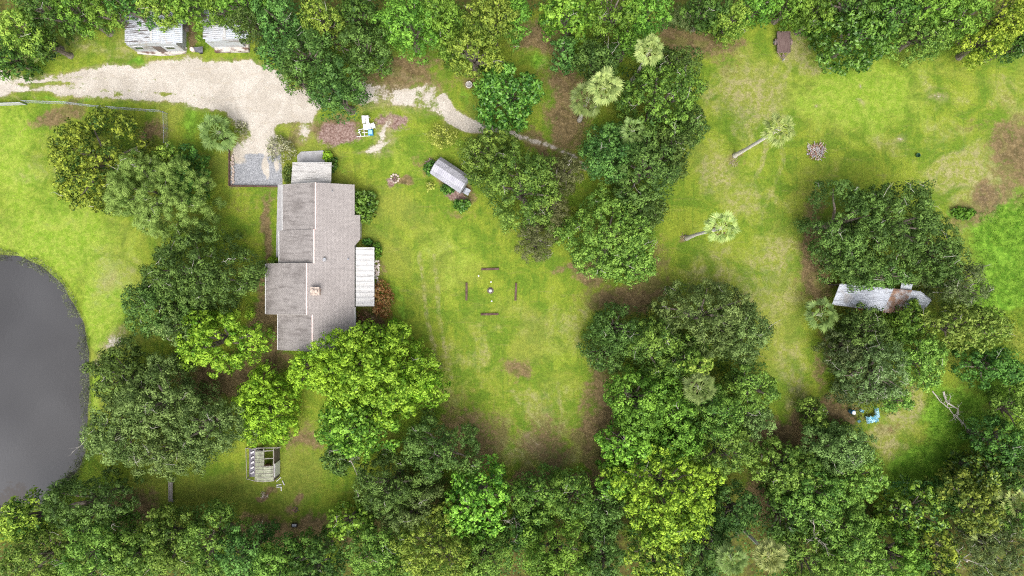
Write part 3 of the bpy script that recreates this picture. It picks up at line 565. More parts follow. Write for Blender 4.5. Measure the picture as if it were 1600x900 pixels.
# kind: leaf length, width ratio, lobe radius m, leaf density, dark, light, share of light leaves (new growth, lit tops), twigs, depth factor, openness
KIND = {
 'oak':   (.23, .55, 1.15, 1.0, (.046, .092, .018), (.175, .290, .058), .38, 8, .55, .18),
 'oak2':  (.21, .55, 1.25, 1.0, (.070, .125, .030), (.250, .365, .100), .40, 8, .55, .10),
 'oak3':  (.20, .50, 1.0, .8, (.072, .118, .032), (.225, .320, .110), .38, 22, .5, .28),
 'dark':  (.27, .6, 1.0, 1.0, (.038, .095, .018), (.150, .290, .042), .34, 2, .6, .16),
 'dark2': (.28, .6, .95, 1.0, (.050, .115, .020), (.230, .400, .055), .42, 14, .6, .25),
 'mid':   (.25, .6, 1.3, 1.1, (.068, .155, .018), (.250, .430, .052), .42, 2, .6, .12),
 'mid2':  (.24, .6, 1.25, 1.0, (.062, .135, .022), (.250, .390, .060), .42, 4, .6, .18),
 'blue':  (.24, .6, 1.25, 1.1, (.046, .110, .024), (.180, .330, .065), .40, 3, .6, .12),
 'lime':  (.25, .6, .90, 1.1, (.130, .280, .018), (.390, .620, .045), .44, 0, .55, .1),
 'lime2': (.25, .6, .9, 1.0, (.130, .22, .02), (.430, .520, .055), .48, 0, .55, .12),
 'limebig': (.27, .65, .95, 1.1, (.100, .245, .016), (.390, .620, .055), .48, 2, .6, .18),
 'limepale': (.32, .65, .9, 1.1, (.15, .28, .03), (.42, .52, .09), .6, 0, .5, .1),
 'limepale2': (.28, .6, .75, .8, (.11, .20, .028), (.300, .410, .075), .5, 8, .5, .35),
 'tip':   (.28, .6, .78, 1.0, (.046, .112, .018), (.420, .530, .060), .44, 3, .6, .22),
 'tipy':  (.28, .6, .85, 1.0, (.078, .180, .018), (.440, .640, .055), .50, 3, .6, .18),
 'tipd':  (.34, .6, .95, 1.0, (.038, .110, .022), (.360, .520, .055), .32, 0, .6, .22),
 'tipless': (.32, .65, .92, 1.1, (.062, .165, .018), (.310, .530, .060), .46, 3, .6, .16),
 'tipless2': (.28, .6, .9, 1.0, (.066, .13, .02), (.300, .380, .055), .45, 3, .6, .18),
 'yel':   (.23, .6, .95, 1.1, (.090, .175, .022), (.350, .470, .066), .46, 2, .55, .12),
 'yel2':  (.23, .6, .9, 1.0, (.072, .148, .022), (.285, .435, .070), .46, 6, .55, .2),
 'olive': (.21, .3, .9, .8, (.080, .088, .030), (.190, .195, .075), .35, 26, .6, .22),
 'olive2': (.25, .4, .9, .8, (.054, .082, .026), (.150, .190, .065), .3, 16, .55, .25),
 'pine':  (.32, .15, .80, 1.5, (.120, .235, .038), (.330, .500, .115), .55, 12, .5, .15),
 'gloss': (.34, .55, .78, 1.1, (.040, .115, .016), (.200, .370, .050), .42, 0, .62, .06),
 'red':   (.19, .5, .5, .7, (.210, .070, .030), (.330, .210, .090), .4, 10, .6, .2),
 'red2':  (.18, .5, .5, .35, (.120, .050, .030), (.230, .150, .090), .3, 50, .6, .5),
 'cream': (.16, .5, .4, .6, (.15, .18, .055), (.56, .56, .38), .55, 6, .5, .3),
 'yellow': (.18, .5, .5, .6, (.19, .23, .035), (.52, .55, .12), .55, 8, .5, .35),
 'olivehedge': (.14, .5, .35, 1.0, (.065, .11, .022), (.23, .27, .06), .45, 0, .5, .1),
 'bamboo': (.75, .09, .7, 1.4, (.065, .12, .03), (.24, .30, .11), .45, 0, .5, .15),
 'vivid': (.30, .7, .7, 1.0, (.05, .16, .016), (.16, .35, .036), .5, 0, .4, .1),
 'reed': (.26, .3, .7, 1.0, (.15, .17, .09), (.34, .37, .22), .5, 0, .4, .1),
 'marsh': (.34, .22, .7, 1.0, (.10, .20, .024), (.29, .46, .065), .5, 0, .4, .1),
}
LM = {k: leaf_mat('leaves_'+k, v[4], v[5], rough=.38 if k in ('gloss', 'tipd', 'tipless') else .55, spec=.4 if k in ('gloss', 'tipd') else .2) for k, v in KIND.items()}
BARK = surf('bark', (.14, .115, .09), (.24, .21, .18), 4, .9, stretch=(1, 1, .3), bump=.4)
TWIG = surf('bare_twig', (.52, .49, .45), (.32, .29, .26), 3, .9)
def leaves(Pc, Nn, L, Wd, rng, young_lit, name):
    n = len(Pc); r = rng.normal(size=(n, 3)); Nn = Nn/np.linalg.norm(Nn, axis=1, keepdims=True)
    u = np.cross(Nn, r); u /= np.linalg.norm(u, axis=1, keepdims=True)+1e-9; v = np.cross(Nn, u)
    l = (L*rng.uniform(.45, 1.4, n))[:, None]/2; wd = l*Wd
    Vv = np.stack([Pc-u*l, Pc+v*wd+u*l*.1, Pc+u*l, Pc-v*wd+u*l*.1], 1); Vv[:, 1] += Nn*wd*.35; Vv[:, 3] += Nn*wd*.35
    return np_mesh(name, Vv.reshape(-1, 3), np.arange(4*n).reshape(n, 4), {'young_lit': ('FACE', 'FLOAT', young_lit)})
def crown(rx, ry, depth, zc, kind, rng, dens=1.0):
    """rx, ry, depth in metres; returns leaf centres, normals, young, lobe centres"""
    Lf, Wr, lr, dn, _, _, ty, _, _, opn = KIND[kind]; Lf *= 1.22; Wr *= .85
    lr = min(lr, .45*min(rx, ry)); ph = rng.uniform(0, 6.28, 4); am = rng.uniform(.04, .12, 4)
    def fr_(t): return 1+am[0]*np.sin(2*t+ph[0])+am[1]*np.sin(3*t+ph[1])+am[2]*np.sin(5*t+ph[2])+.6*am[3]*np.sin(8*t+ph[3])
    want = int(2.6*rx*ry/(lr*lr))+4; pts = []; tries = 0; md = lr*1.06
    while len(pts) < want and tries < want*14:
        tries += 1
        t = rng.uniform(0, 6.283); q = math.sqrt(rng.uniform(0, 1)); R = q*fr_(t)
        x = math.cos(t)*R*(rx-lr*.7); y = math.sin(t)*R*(ry-lr*.7); s = lr*rng.uniform(.65, 1.25)
        z = zc+depth*math.sqrt(max(0, 1-min(1, q*.98)**2))*rng.uniform(.66, 1.12)
        if q > .76 and rng.uniform() < .3: z = zc-rng.uniform(0, .8)*max(0, zc-.6)
        ok = True
        for p in pts:
            if (p[0]-x)**2+(p[1]-y)**2+(p[2]-z)**2 < (md*(.5+.5*s/lr))**2: ok = False; break
        if ok: pts.append((x, y, z, s))
    if len(pts) > 12:
        keep = rng.uniform(0, 1, len(pts)) > opn*.6; pts = [p for p, k in zip(pts, keep) if k]
    A = np.array(pts); Lc = A[:, :3]; Lr = A[:, 3]; out_c, out_n, out_y = [], [], []
    tone = rng.normal(0, .16, len(A))
    # sub-clumps on each lobe
    k = 9 if lr > .7 else 6
    for i in range(len(A)):
        d = rng.normal(size=(k, 3)); d[:, 2] = np.abs(d[:, 2])*.9-.25; d /= np.linalg.norm(d, axis=1, keepdims=True)
        sc = Lc[i]+d*Lr[i]*.72*np.array((1, 1, .8)); sr = Lr[i]*rng.uniform(.28, .46, k)
        area = .5*Lf*Lf*Wr
        for j in range(k):
            n = int(dn*dens*1.15*4*sr[j]**2/area*.80)+3
            e = rng.normal(size=(n, 3)); e[:, 2] += .35; e /= np.linalg.norm(e, axis=1, keepdims=True)
            c = sc[j]+e*(sr[j]*rng.uniform(.5, 1.3, (n, 1)))*np.array((1, 1, .8))
            nn = e*.95+d[j]*.35+np.array((0, 0, .12))+rng.normal(0, .27, (n, 3))
            y = ty*.8+tone[i]+rng.normal(0, .22)+rng.normal(0, .18, n)+.75*(e[:, 2]-.25)*ty  # upward leaves lighter: new shoots, plus lit clump tops painted in
            out_c.append(c); out_n.append(nn); out_y.append(y)
    # inner shell of sparser, bigger leaves below, darkened to paint the shade between lobes
    n = int(dn*dens*rx*ry*4.2/(Lf*Lf*Wr))
    t = rng.uniform(0, 6.283, n); q = np.sqrt(rng.uniform(0, 1, n))*.9
    R = q*fr_(t); c = np.stack([np.cos(t)*R*rx, np.sin(t)*R*ry, zc-depth*.2+depth*.55*np.sqrt(np.maximum(0, 1-q*q))*rng.uniform(.3, 1, n)], -1)
    g = vnoise(c[:, 0]+rng.uniform(0, 99), c[:, 1], lr*2.2, int(rng.integers(1, 9999))); kp = g > (.18+opn*.9)
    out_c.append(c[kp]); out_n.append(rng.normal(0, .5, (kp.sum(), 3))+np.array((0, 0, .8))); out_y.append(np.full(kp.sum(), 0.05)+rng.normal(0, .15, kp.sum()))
    return np.concatenate(out_c), np.concatenate(out_n), np.clip(np.concatenate(out_y), 0, 1), Lc, Lr
def twig_mesh(mb, base, d, ln, r, rng, depth=2):
    pts = [base]; cur = np.array(base, float); dd = np.array(d, float)
    for k in range(4):
        dd = dd+rng.normal(0, .28, 3); dd /= np.linalg.norm(dd); cur = cur+dd*ln/4; pts.append(tuple(cur))
        if depth and k in (1, 2): twig_mesh(mb, tuple(cur), dd+rng.normal(0, .7, 3), ln*.55, r*.55, rng, depth-1)
    mb.tube(pts, [r, r*.8, r*.6, r*.45, r*.25], 4, mi=1, cap=False)
def make_tree(i, t, shrub=False):
    x, y, rpx, rpy, kind, h, label = t
    rng = np.random.default_rng(1000+i*7+(5000 if shrub else 0))
    if y > 840 and h > 6: y, rpy, rpx = y+8, rpy+10, rpx-1
    K = KIND[kind]
    s = (H-h*.8)/H/PPM; rx, ry = rpx*s*1.09, rpy*s*1.09
    depth = min(h*(.86 if (y < 75 or y > 770 or x > 1530) else .72), K[8]*.68*(rx+ry)+(1.0 if not shrub else .2)); zc = h-depth
    X, Y, _ = P(x, y, zc+depth*.55); z0 = max(gz(X, Y), -.6)
    name = 'shrub' if shrub else {'pine': 'pine_tree', 'oak': 'oak_tree', 'oak2': 'oak_tree', 'oak3': 'oak_tree', 'tip': 'oak_tree'}.get(kind, 'broadleaf_tree')
    grp = 'garden shrubs' if shrub else {'pine_tree': None, 'oak_tree': 'oaks around the clearings', 'broadleaf_tree': 'broadleaf trees around the clearings'}[name]
    root = empty(name, (X, Y, z0), label, 'shrub' if shrub else 'tree', grp)
    c, nn, yg, Lc, Lr = crown(rx, ry, depth, zc, kind, rng)
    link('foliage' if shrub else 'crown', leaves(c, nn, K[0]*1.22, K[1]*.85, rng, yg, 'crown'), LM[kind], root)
    tr = MB(); r0 = (.09+.032*h) if not shrub else .05
    fork = np.array((rng.normal(0, .15), rng.normal(0, .15), zc*rng.uniform(.45, .7) if not shrub else .25))
    tr.tube([(0, 0, -.15), (fork[0]*.3, fork[1]*.3, fork[2]*.15), (fork[0]*.7, fork[1]*.7, fork[2]*.6), tuple(fork)], [r0*1.5, r0*1.1, r0*.95, r0*.9], 8)
    idx = [q for q in rng.permutation(len(Lc)) if shrub or Lc[q][2] > zc+.2*depth][:(12 if not shrub else 6)]
    for q in idx:
        e = Lc[q]; m1 = fork+(e-fork)*.4+np.array((0, 0, .12*np.linalg.norm(e-fork)))+rng.normal(0, .12, 3)*min(1, rx*.3)
        m2 = fork+(e-fork)*.75+rng.normal(0, .15, 3)*min(1, rx*.3)
        tr.tube([tuple(fork-np.array((0, 0, .1))), tuple(m1), tuple(m2), tuple(e)], [r0*.55, r0*.38, r0*.22, r0*.08], 5, cap=False)
    if K[7]:
        tw = tr; nt_ = int(K[7]*(rx*ry/16.0)) if not shrub else K[7]//3
        for q in range(max(2, nt_)):
            a = int(rng.integers(0, len(Lc))); b0 = Lc[a]+rng.normal(0, .25, 3)*Lr[a]; d = rng.normal(size=3); d[2] = abs(d[2])*.5+.25
            b0 = b0+np.array((0, 0, Lr[a]*.55))
            twig_mesh(tw, tuple(b0), d/np.linalg.norm(d), Lr[a]*rng.uniform(.7, 1.4), .026 if not shrub else .012, rng, 1)
    tr.build('trunk' if not shrub else 'stems', [BARK, TWIG], root)
    return root
for i, t in enumerate(TREES): make_tree(i, t)
for i, t in enumerate(SHRUBS): make_tree(i, t, True)

# ------------------------------------------------------------------ ground-hugging growth nobody could count
def inpoly(x, y, poly): return seg_dist(np.asarray(x, float), np.asarray(y, float), poly) > 0
def growth(name, polys, kind, per_m2, hmax, seed, label, leafmul=1.0, upright=False, clump=1.6, ring=None):
    rng = np.random.default_rng(seed); K = KIND[kind]; cs = []
    for poly in polys:
        xs = [p[0] for p in poly]; ys = [p[1] for p in poly]
        n = int(per_m2*(max(xs)-min(xs))*(max(ys)-min(ys))/144)
        x = rng.uniform(min(xs), max(xs), n); y = rng.uniform(min(ys), max(ys), n)
        d = seg_dist(x+rng.normal(0, 5, n), y+rng.normal(0, 5, n), poly); k = d > 0
        x, y, d = x[k], y[k], d[k]
        X = (x-800)/PPM; Y = (450-y)/PPM
        hh = hmax*fbm(X, Y, clump, seed+5, 3)**1.4*1.6*np.clip(d/10, .15, 1)
        k = fbm(X, Y, clump*1.3, seed+8, 2) > .34
        if ring:
            rd = seg_dist(x+(fbm(X, Y, 1.5, 5)-.5)*14, y+(fbm(X, Y, 1.5, 6)-.5)*14, ring[0]); k &= (rd > ring[1]) & (rd < ring[2])
        cs.append(np.stack([X, Y, hh*rng.uniform(.55, 1, len(X))], -1)[k])
    c = np.concatenate(cs); n = len(c)
    nn = rng.normal(0, .55, (n, 3))+np.array((0, 0, .8))
    if upright: nn = rng.normal(0, 1, (n, 3))*np.array((1, 1, .45))
    tone = fbm(c[:, 0], c[:, 1], 1.4, seed+3, 3)
    y = np.clip((tone-.3)*1.6+rng.normal(0, .2, n), 0, 1)
    o = link(name, leaves(c, nn, K[0]*leafmul, K[1], rng, y, name), LM[kind])
    return tag(o, label, name.replace('_', ' '), kind='stuff')
growth('undergrowth', [[(-90, -70), (-90, 84), (20, 88), (70, 76), (110, 46), (190, 34), (330, 20), (400, 60), (440, 95), (500, 120), (560, 95), (600, 70), (700, 50), (800, 25), (860, 22), (1020, 18), (1045, 40), (1130, 34), (1180, 42), (1290, 52), (1400, 82), (1440, 66), (1520, 62), (1600, 82), (1690, 84), (1690, -70)]],
       'dark', 12, 1.0, 31, 'dark leafy undergrowth beneath the trees along the top edge', 1.2)
growth('undergrowth', [[(-90, 970), (-90, 836), (20, 826), (90, 800), (150, 818), (210, 835), (260, 825), (320, 838), (420, 868), (520, 862), (550, 800), (580, 735), (640, 715), (720, 735), (770, 780), (830, 785), (920, 790), (960, 730), (1180, 800), (1260, 720), (1330, 700), (1380, 790), (1480, 730), (1540, 680), (1690, 620), (1690, 970)]],
       'dark', 10, .9, 41, 'dark green undergrowth beneath the trees along the bottom edge', 1.2)
growth('undergrowth', [[(960, 500), (1010, 490), (1120, 470), (1190, 530), (1200, 640), (1180, 700), (1100, 740), (1000, 720), (970, 640), (1000, 590)], [(960, 100), (1040, 110), (1085, 160), (1080, 230), (1040, 300), (960, 290), (940, 210), (985, 160)]],
       'dark', 12, 1.0, 51, 'dark undergrowth beneath the two groves in the middle of the lot', 1.2)
growth('undergrowth', [[(1310, 500), (1440, 500), (1480, 540), (1450, 600), (1410, 640), (1300, 660), (1320, 620), (1308, 560)]], 'olive2', 24, 1.8, 61, 'scrubby olive undergrowth between the rusty roof and the blue tarps', 1.2)
growth('marsh_grass', [[(1520, 345), (1560, 325), (1620, 290), (1690, 280), (1690, 640), (1560, 640), (1500, 580), (1450, 560), (1440, 610), (1400, 640), (1450, 540), (1530, 500), (1535, 440), (1520, 400)], [(1440, 620), (1500, 610), (1520, 650), (1490, 700), (1430, 745), (1385, 765), (1380, 748), (1440, 700), (1458, 660)], [(1296, 512), (1316, 505), (1318, 560), (1304, 590), (1294, 560)]],
       'marsh', 60, .8, 71, 'vivid green knee-high grass of the wet ground on the east side', .8, True, 1.2)
growth('shore_reeds', [[(-300, 370), (160, 370), (160, 830), (-300, 830)]], 'reed', 190, .6, 81, 'short grey-green reeds lining the shore of the pond', .75, True, .7, ring=(POND, -9, 7))


# ------------------------------------------------------------------ palms
FROND = leaf_mat('palm_leaf', (.15, .26, .05), (.56, .66, .22), .45, .25)
FRONDG = leaf_mat('palm_leaf_dark', (.08, .14, .03), (.26, .35, .10), .5, .2)
FRONDP = leaf_mat('palm_leaf_pale', (.13, .20, .05), (.46, .51, .17), .5, .2)
DEADF = surf('dead_frond', (.22, .14, .08), (.30, .22, .12), 3, .9)
PALMB = surf('palm_bark', (.66, .63, .58), (.48, .45, .40), 5, .9, stretch=(1, 1, 3), bump=.4)
def fan(rng, org, az, el, pet, fl, nseg, spread, Vs, Fs, Ys, ty):
    """one fan leaf: stalk and pleated blade segments"""
    d = np.array((math.cos(az)*math.cos(el), math.sin(az)*math.cos(el), math.sin(el))); side = np.array((-math.sin(az), math.cos(az), 0)); up = np.cross(d, side)*-1
    hub = org+d*pet+np.array((0, 0, -.10*pet*pet)); w = .025
    def quad(a, b, c, e, y): k = len(Vs); Vs.extend([a, b, c, e]); Fs.append((k, k+1, k+2, k+3)); Ys.append(y)
    quad(org-side*w, org+side*w, hub+side*w, hub-side*w, .9)
    roll = rng.normal(0, .35); side2 = side*math.cos(roll)+up*math.sin(roll)
    for k in range(nseg):
        t = (k/(nseg-1)-.5)*2*spread+rng.normal(0, .04); L = fl*(1-.25*abs(t)/spread)*rng.uniform(.85, 1.1)
        dd = d*math.cos(t)+side2*math.sin(t); per = np.cross(dd, up); per /= np.linalg.norm(per)
        m = hub+dd*L*.5; e = hub+dd*L+np.array((0, 0, -.32*L*rng.uniform(.5, 1.3))); ww = fl*spread/nseg*1.5
        quad(hub, m+per*ww*.5+up*.02, e, m-per*ww*.5-up*.02, np.clip(ty+rng.normal(0, .2), 0, 1))
def make_palm(i, x, y, h, rpx, nf, mat, label, base=False, name='cabbage_palm', wild=False):
    rng = np.random.default_rng(400+i)
    X, Y, _ = P(x, y, 0 if base else h); z0 = max(gz(X, Y), -.5)
    R = rpx/PPM*(H-h)/H; root = empty(name, (X, Y, z0), label, 'palm', 'palms in the clearing and the groves' if name == 'cabbage_palm' else 'low fan palmettos')
    Vs, Fs, Ys = [], [], []
    top = np.array((0, 0, h-z0-R*.25))
    for k in range(nf):
        q = k/nf; el = 1.35-2.0*q**.9+rng.normal(0, .12); az = k*2.39996+rng.normal(0, .15)
        fan(rng, top, az, el, R*rng.uniform(.50, .75), R*rng.uniform(.46, .64), 13, 1.15 if not wild else 1.35, Vs, Fs, Ys, .55)
    link('crown', np_mesh('palm_crown', np.array(Vs), np.array(Fs), {'young_lit': ('FACE', 'FLOAT', np.array(Ys))}), mat, root)
    if h > 6:
        Vs, Fs, Ys = [], [], []
        for k in range(7): fan(rng, top-np.array((0, 0, .2)), rng.uniform(0, 6.3), -1.0+rng.normal(0, .15), R*.5, R*.4, 7, .7, Vs, Fs, Ys, .5)
        link('dead_fronds', np_mesh('dead_fronds', np.array(Vs), np.array(Fs)), DEADF, root)
    m = MB(); zt = top[2]; bend = rng.normal(0, .12, 2)
    m.tube([(0, 0, -.1), (0, 0, .3), (bend[0], bend[1], zt*.35), (bend[0]*.6, bend[1]*.6, zt*.7), (0, 0, zt)], [.42, .30, .20, .19, .22] if h > 6 else [.2, .2, .2, .2, .2], 10)
    m.build('trunk', PALMB, root, True); return root
PALMS = [
 (1148, 243, 15.2, 25, 30, FROND, 'tall lone palm with a long pale trunk, up left of the brush pile', True),
 (1073, 372, 15.4, 25, 26, FROND, 'tall lone palm with a brown skirt, lower of the two on the east lawn', True),
 (945, 134, 12, 27, 46, FRONDP, 'pale full palm crown, right one of the twin palms in the north grove'),
 (920, 152, 10.5, 28, 34, FRONDG, 'greener palm crown, left and lower one of the twin palms in the north grove'),
 (1017, 75, 12, 22, 44, FRONDP, 'round yellowish palm crown standing alone in the north grove above the twin palms'),
 (990, 202, 9, 20, 30, FRONDG, 'green palm half hidden in the dark trees below the twin palms'),
 (1095, 607, 11.5, 25, 30, FRONDG, 'grey-green palm in the middle of the centre-south grove'),
 (1206, 872, 12, 25, 44, FRONDP, 'pale palm at the bottom edge, right one of the southernmost palms'),
 (1146, 876, 11, 24, 36, FRONDG, 'greener palm at the bottom edge, left one of the southernmost palms'),
]
for i, p in enumerate(PALMS): make_palm(i, *p[:3], p[3], p[4], p[5], p[6], base=len(p) > 7)
for i, p in enumerate([(335, 205, 3.6, 27, 34, FRONDG, 'fan palm beside the sand driveway bend'),
 (1287, 492, 4, 25, 26, FRONDG, 'dark fan palmetto under the left corner of the rusty corrugated roof'),
 (1340, 585, 4, 20, 24, FRONDG, 'fan palmetto in the scrub midway between the rusty roof and the blue tarps'),
 (36, 76, 3, 18, 22, FROND, 'fan palmetto below the light bushy tree in the top left corner'),
 (1590, 782, 6, 30, 26, FRONDP, 'pale fan palmetto cut by the right edge near the bottom right corner'),
 (1545, 852, 6, 26, 22, FRONDP, 'grey fan palmetto near the bottom right corner')]):
    make_palm(40+i, *p, name='fan_palmetto', wild=True)

# ------------------------------------------------------------------ materials for built things
def streaky(name, a, b, c, rot, sc=1.6, lo=.5, hi=.62, rough=.5):
    m, nt, bb = new_mat(name); v1 = coords(nt, (.35, 3.2, 1), rot); v2 = coords(nt)
    x = mix(nt, maprange(nt, noise(nt, sc, 5, v1, .6), lo, hi), a, b)
    x = mix(nt, maprange(nt, noise(nt, .8, 5, v2, .65), lo+.03, hi+.08), x, c)
    x = mix(nt, 1.0, x, mix(nt, noise(nt, 8, 2, v2), (.82, .82, .82), (1.16, 1.16, 1.16)), 'MULTIPLY')
    nt.links.new(x, bb.inputs['Base Color']); setin(bb, Roughness=rough); bb.inputs['Specular IOR Level'].default_value = .35; return m
WHITE = streaky('white_metal', (.47, .47, .47), (.37, .365, .36), (.40, .395, .39), 0, 1.2)
SHEDR = streaky('weathered_tin', (.44, .48, .54), (.34, .37, .41), (.38, .37, .36), 0)
SHEDR2 = streaky('mildewed_tin', (.42, .44, .48), (.10, .085, .08), (.45, .44, .44), 0, 1.3, .5, .6)
RUST = streaky('rusty_tin', (.24, .14, .09), (.14, .075, .05), (.36, .36, .38), 1.45, 1.2, .42, .55)
TIN = streaky('grey_tin', (.40, .43, .49), (.22, .24, .28), (.28, .28, .29), 1.45, 1.8, .48, .6)
STAIN = surf('stained_concrete', (.50, .47, .43), (.13, .08, .06), 1.1, .9, stretch=(1, 2, 1), lo=.46, hi=.64)
CONC = surf('concrete', (.40, .40, .42), (.32, .32, .33), 1.5, .85)
WALL = surf('painted_siding', (.62, .60, .55), (.50, .48, .44), 1.0, .8)
DARKW = surf('dark_boards', (.10, .085, .075), (.16, .13, .11), 2, .9)
WOOD = surf('grey_wood', (.34, .32, .30), (.22, .20, .18), 2.5, .9, stretch=(4, .6, 1))
TIE = surf('railroad_tie_wood', (.085, .05, .042), (.14, .09, .075), 3, .95)
DECK = surf('trailer_deck_wood', (.115, .075, .070), (.175, .125, .115), 1.8, .85, stretch=(6, .5, 1))
GLASS = surf('window_glass', (.03, .04, .05), None, rough=.08, spec=.6)
PINK = surf('ridge_cap', (.72, .55, .52), (.62, .50, .48), 3, .7)
WHITEP = surf('white_plastic', (.70, .70, .72), (.60, .60, .62), 2, .4)
BLUE = surf('blue_tarp', (.14, .42, .56), (.45, .68, .76), 2.2, .45, lo=.4, hi=.55, bump=.6)
DBLUE = surf('blue_plastic', (.03, .17, .35), (.06, .28, .48), 2, .35)
BLACK = surf('black_iron', (.02, .02, .02), (.05, .04, .035), 3, .7)
STONE = surf('pale_stone', (.52, .44, .38), (.30, .24, .21), 3.5, .9)
BRICK = surf('chimney_brick', (.42, .25, .20), (.62, .58, .54), 3, .9)
RUBBER = surf('tyre_rubber', (.02, .02, .02), (.04, .04, .04), 3, .8)
def shingle(name, a, b, streak, dark):
    m, nt, bb = new_mat(name); v = coords(nt, (1, 1, 1), math.pi/2); L = nt.links
    br = N(nt, 'ShaderNodeTexBrick'); L.new(v, br.inputs['Vector'])
    br.inputs['Color1'].default_value = (*a, 1); br.inputs['Color2'].default_value = (*b, 1); br.inputs['Mortar'].default_value = tuple(x*.78 for x in a)+(1,)
    for k, x in (('Scale', 1), ('Mortar Size', .014), ('Brick Width', .31), ('Row Height', .15), ('Bias', 0)): br.inputs[k].default_value = x
    c = br.outputs['Color']; vv = coords(nt)
    st = noise(nt, 1.0, 5, coords(nt, (.35, 2.4, 1)), .65)
    c = mix(nt, maprange(nt, st, .46, .68, 0, streak), c, dark)
    c = mix(nt, maprange(nt, noise(nt, .33, 4, vv, .6), .5, .68, 0, streak*.8), c, dark)
    c = mix(nt, 1.0, c, mix(nt, noise(nt, 6, 2, vv, .8), (.72, .72, .72), (1.26, 1.25, 1.25)), 'MULTIPLY')
    L.new(c, bb.inputs['Base Color']); setin(bb, Roughness=.92); bb.inputs['Specular IOR Level'].default_value = .15
    bp = N(nt, 'ShaderNodeBump'); setin(bp, Strength=.5, Distance=.02); L.new(br.outputs['Fac'], bp.inputs['Height']); bp.invert = True; L.new(bp.outputs[0], bb.inputs['Normal']); return m
SH_L = shingle('shingles_weathered', (.255, .238, .232), (.315, .295, .288), .7, (.135, .122, .118)); SH_R = shingle('shingles_clean', (.31, .286, .278), (.36, .333, .325), .4, (.24, .22, .215))

def ribbed(mb, a, b, c, d, n, hgt=.035, th=.03, mi=0):
    """corrugated sheet a-b-c-d: n ribs counted along a->b, ribs run a->d"""
    a, b, c, d = (np.array(p, float) for p in (a, b, c, d)); nr = np.cross(b-a, d-a); nr /= np.linalg.norm(nr); nr = nr if nr[2] > 0 else -nr
    k0 = len(mb.v); m = 4*n
    for i in range(m+1):
        t = i/m; o = nr*(hgt*(0, .9, 1, .1)[i % 4]); p = a+(b-a)*t+o; q = d+(c-d)*t+o
        mb.v += [tuple(p), tuple(q), tuple(p-nr*th), tuple(q-nr*th)]
    for i in range(m):
        e = k0+4*i; mb.f += [(e, e+4, e+5, e+1), (e+2, e+3, e+7, e+6), (e, e+2, e+6, e+4), (e+1, e+5, e+7, e+3)]; mb.m += [mi]*4
    e = k0+4*m; mb.f += [(k0, k0+1, k0+3, k0+2), (e, e+2, e+3, e+1)]; mb.m += [mi]*2
    return mb

# ------------------------------------------------------------------ the house
def kx(px_, z): return (px_-800)*(H-z)/H/PPM
def ky(py_, z): return (450-py_)*(H-z)/H/PPM
XE = kx(554, 2.65); SL = .395
hy = [ky(v, 2.9) for v in (288, 360, 412, 491, 547)]
house = empty('ranch_house', (kx(500, 0), ky(420, 0), 0), 'long ranch house with a stepped grey-pink shingle roof and a chimney', 'house'); ORG = tuple(house.location)
secs = []
for k, (lp, rp, zl) in enumerate(((442, 493, 2.7), (437, 490.5, 2.6), (416, 479, 2.55), (435, 488, 2.6))):
    zr = 4.5
    for _ in range(20): zr = 2.65+SL*(XE-kx(rp, zr))
    secs.append((kx(lp, zl), zl, kx(rp, zr), zr, hy[k], hy[k+1]))
wm_ = MB(ORG)
for (xl, zl, xr, zr, y1, y0) in secs:
    prof = [(xl+.45, -.05), (XE-.4, -.05), (XE-.4, 2.48), (xr, zr-.28), (xl+.45, zl-.12)]
    e1 = .35 if y1 == hy[0] else 0; e0 = .35 if y0 == hy[4] else 0
    wm_.solid([(x, y0+e0, z) for x, z in prof], [(x, y1-e1, z) for x, z in prof])
wm_.box((kx(559, 2.6)-.35, (ky(342, 2.6)+ky(372, 2.6))/2, 1.2), (.5, 2.2, 2.4))
wm_.build('wall', WALL, house)
for k, (xl, zl, xr, zr, y1, y0) in enumerate(secs):
    r = MB(ORG); ov = .012*k
    def sl(x0, z0, x1, z1, mi): r.solid([(x0, y0, z0-.16), (x1, y0, z1-.16), (x1, y1, z1-.16), (x0, y1, z0-.16)], [(x0, y0, z0), (x1, y0, z1), (x1, y1, z1), (x0, y1, z0)], mi)
    sl(xl, zl, xr, zr, 0)
    if k == 0:      # with the small bay on the right eave
        XB = kx(562, 2.6)
        b = [(xr, y0), (XE, y0), (XE, y1), (xr, y1)]
        r.solid([(x, y, z-.16) for (x, y), z in zip(b, (zr, 2.65, 2.65, zr))], [(x, y, z) for (x, y), z in zip(b, (zr, 2.65, 2.65, zr))], 1)
    else: sl(xr, zr, XE, 2.65, 1)
    ro = r.build('roof', [SH_L, SH_R], house)
    c = MB(ORG); c.solid([(xr-.10, y0, zr-.03), (xr+.10, y0, zr-.03), (xr+.10, y1, zr-.03), (xr-.10, y1, zr-.03)], [(xr-.07, y0, zr+.035), (xr+.07, y0, zr+.035), (xr+.07, y1, zr+.035), (xr-.07, y1, zr+.035)])
    c.build('ridge_cap', PINK, ro)
    g = MB(ORG); g.bar((xl-.09, y0+.02, zl-.04), (xl-.09, y1-.02, zl-.04), .12, .1); g.build('gutter', WHITE, house)
    g = MB(ORG)
    for yy in (y0, y1):
        if k in (0, 2, 3): g.bar((xl, yy, zl-.07), (xr, yy, zr-.07), .03, .13)
    if k in (0, 2, 3): g.build('fascia', WALL, house)
r = MB(ORG); y1, y0, yd = ky(336, 2.5), ky(374, 2.5), ky(384, 2.5); XB = kx(562.5, 2.4)
b = [(XE+.002, yd), (XB, y0), (XB, y1), (XE+.002, y1)]; zz = (2.64, 2.36, 2.36, 2.64)
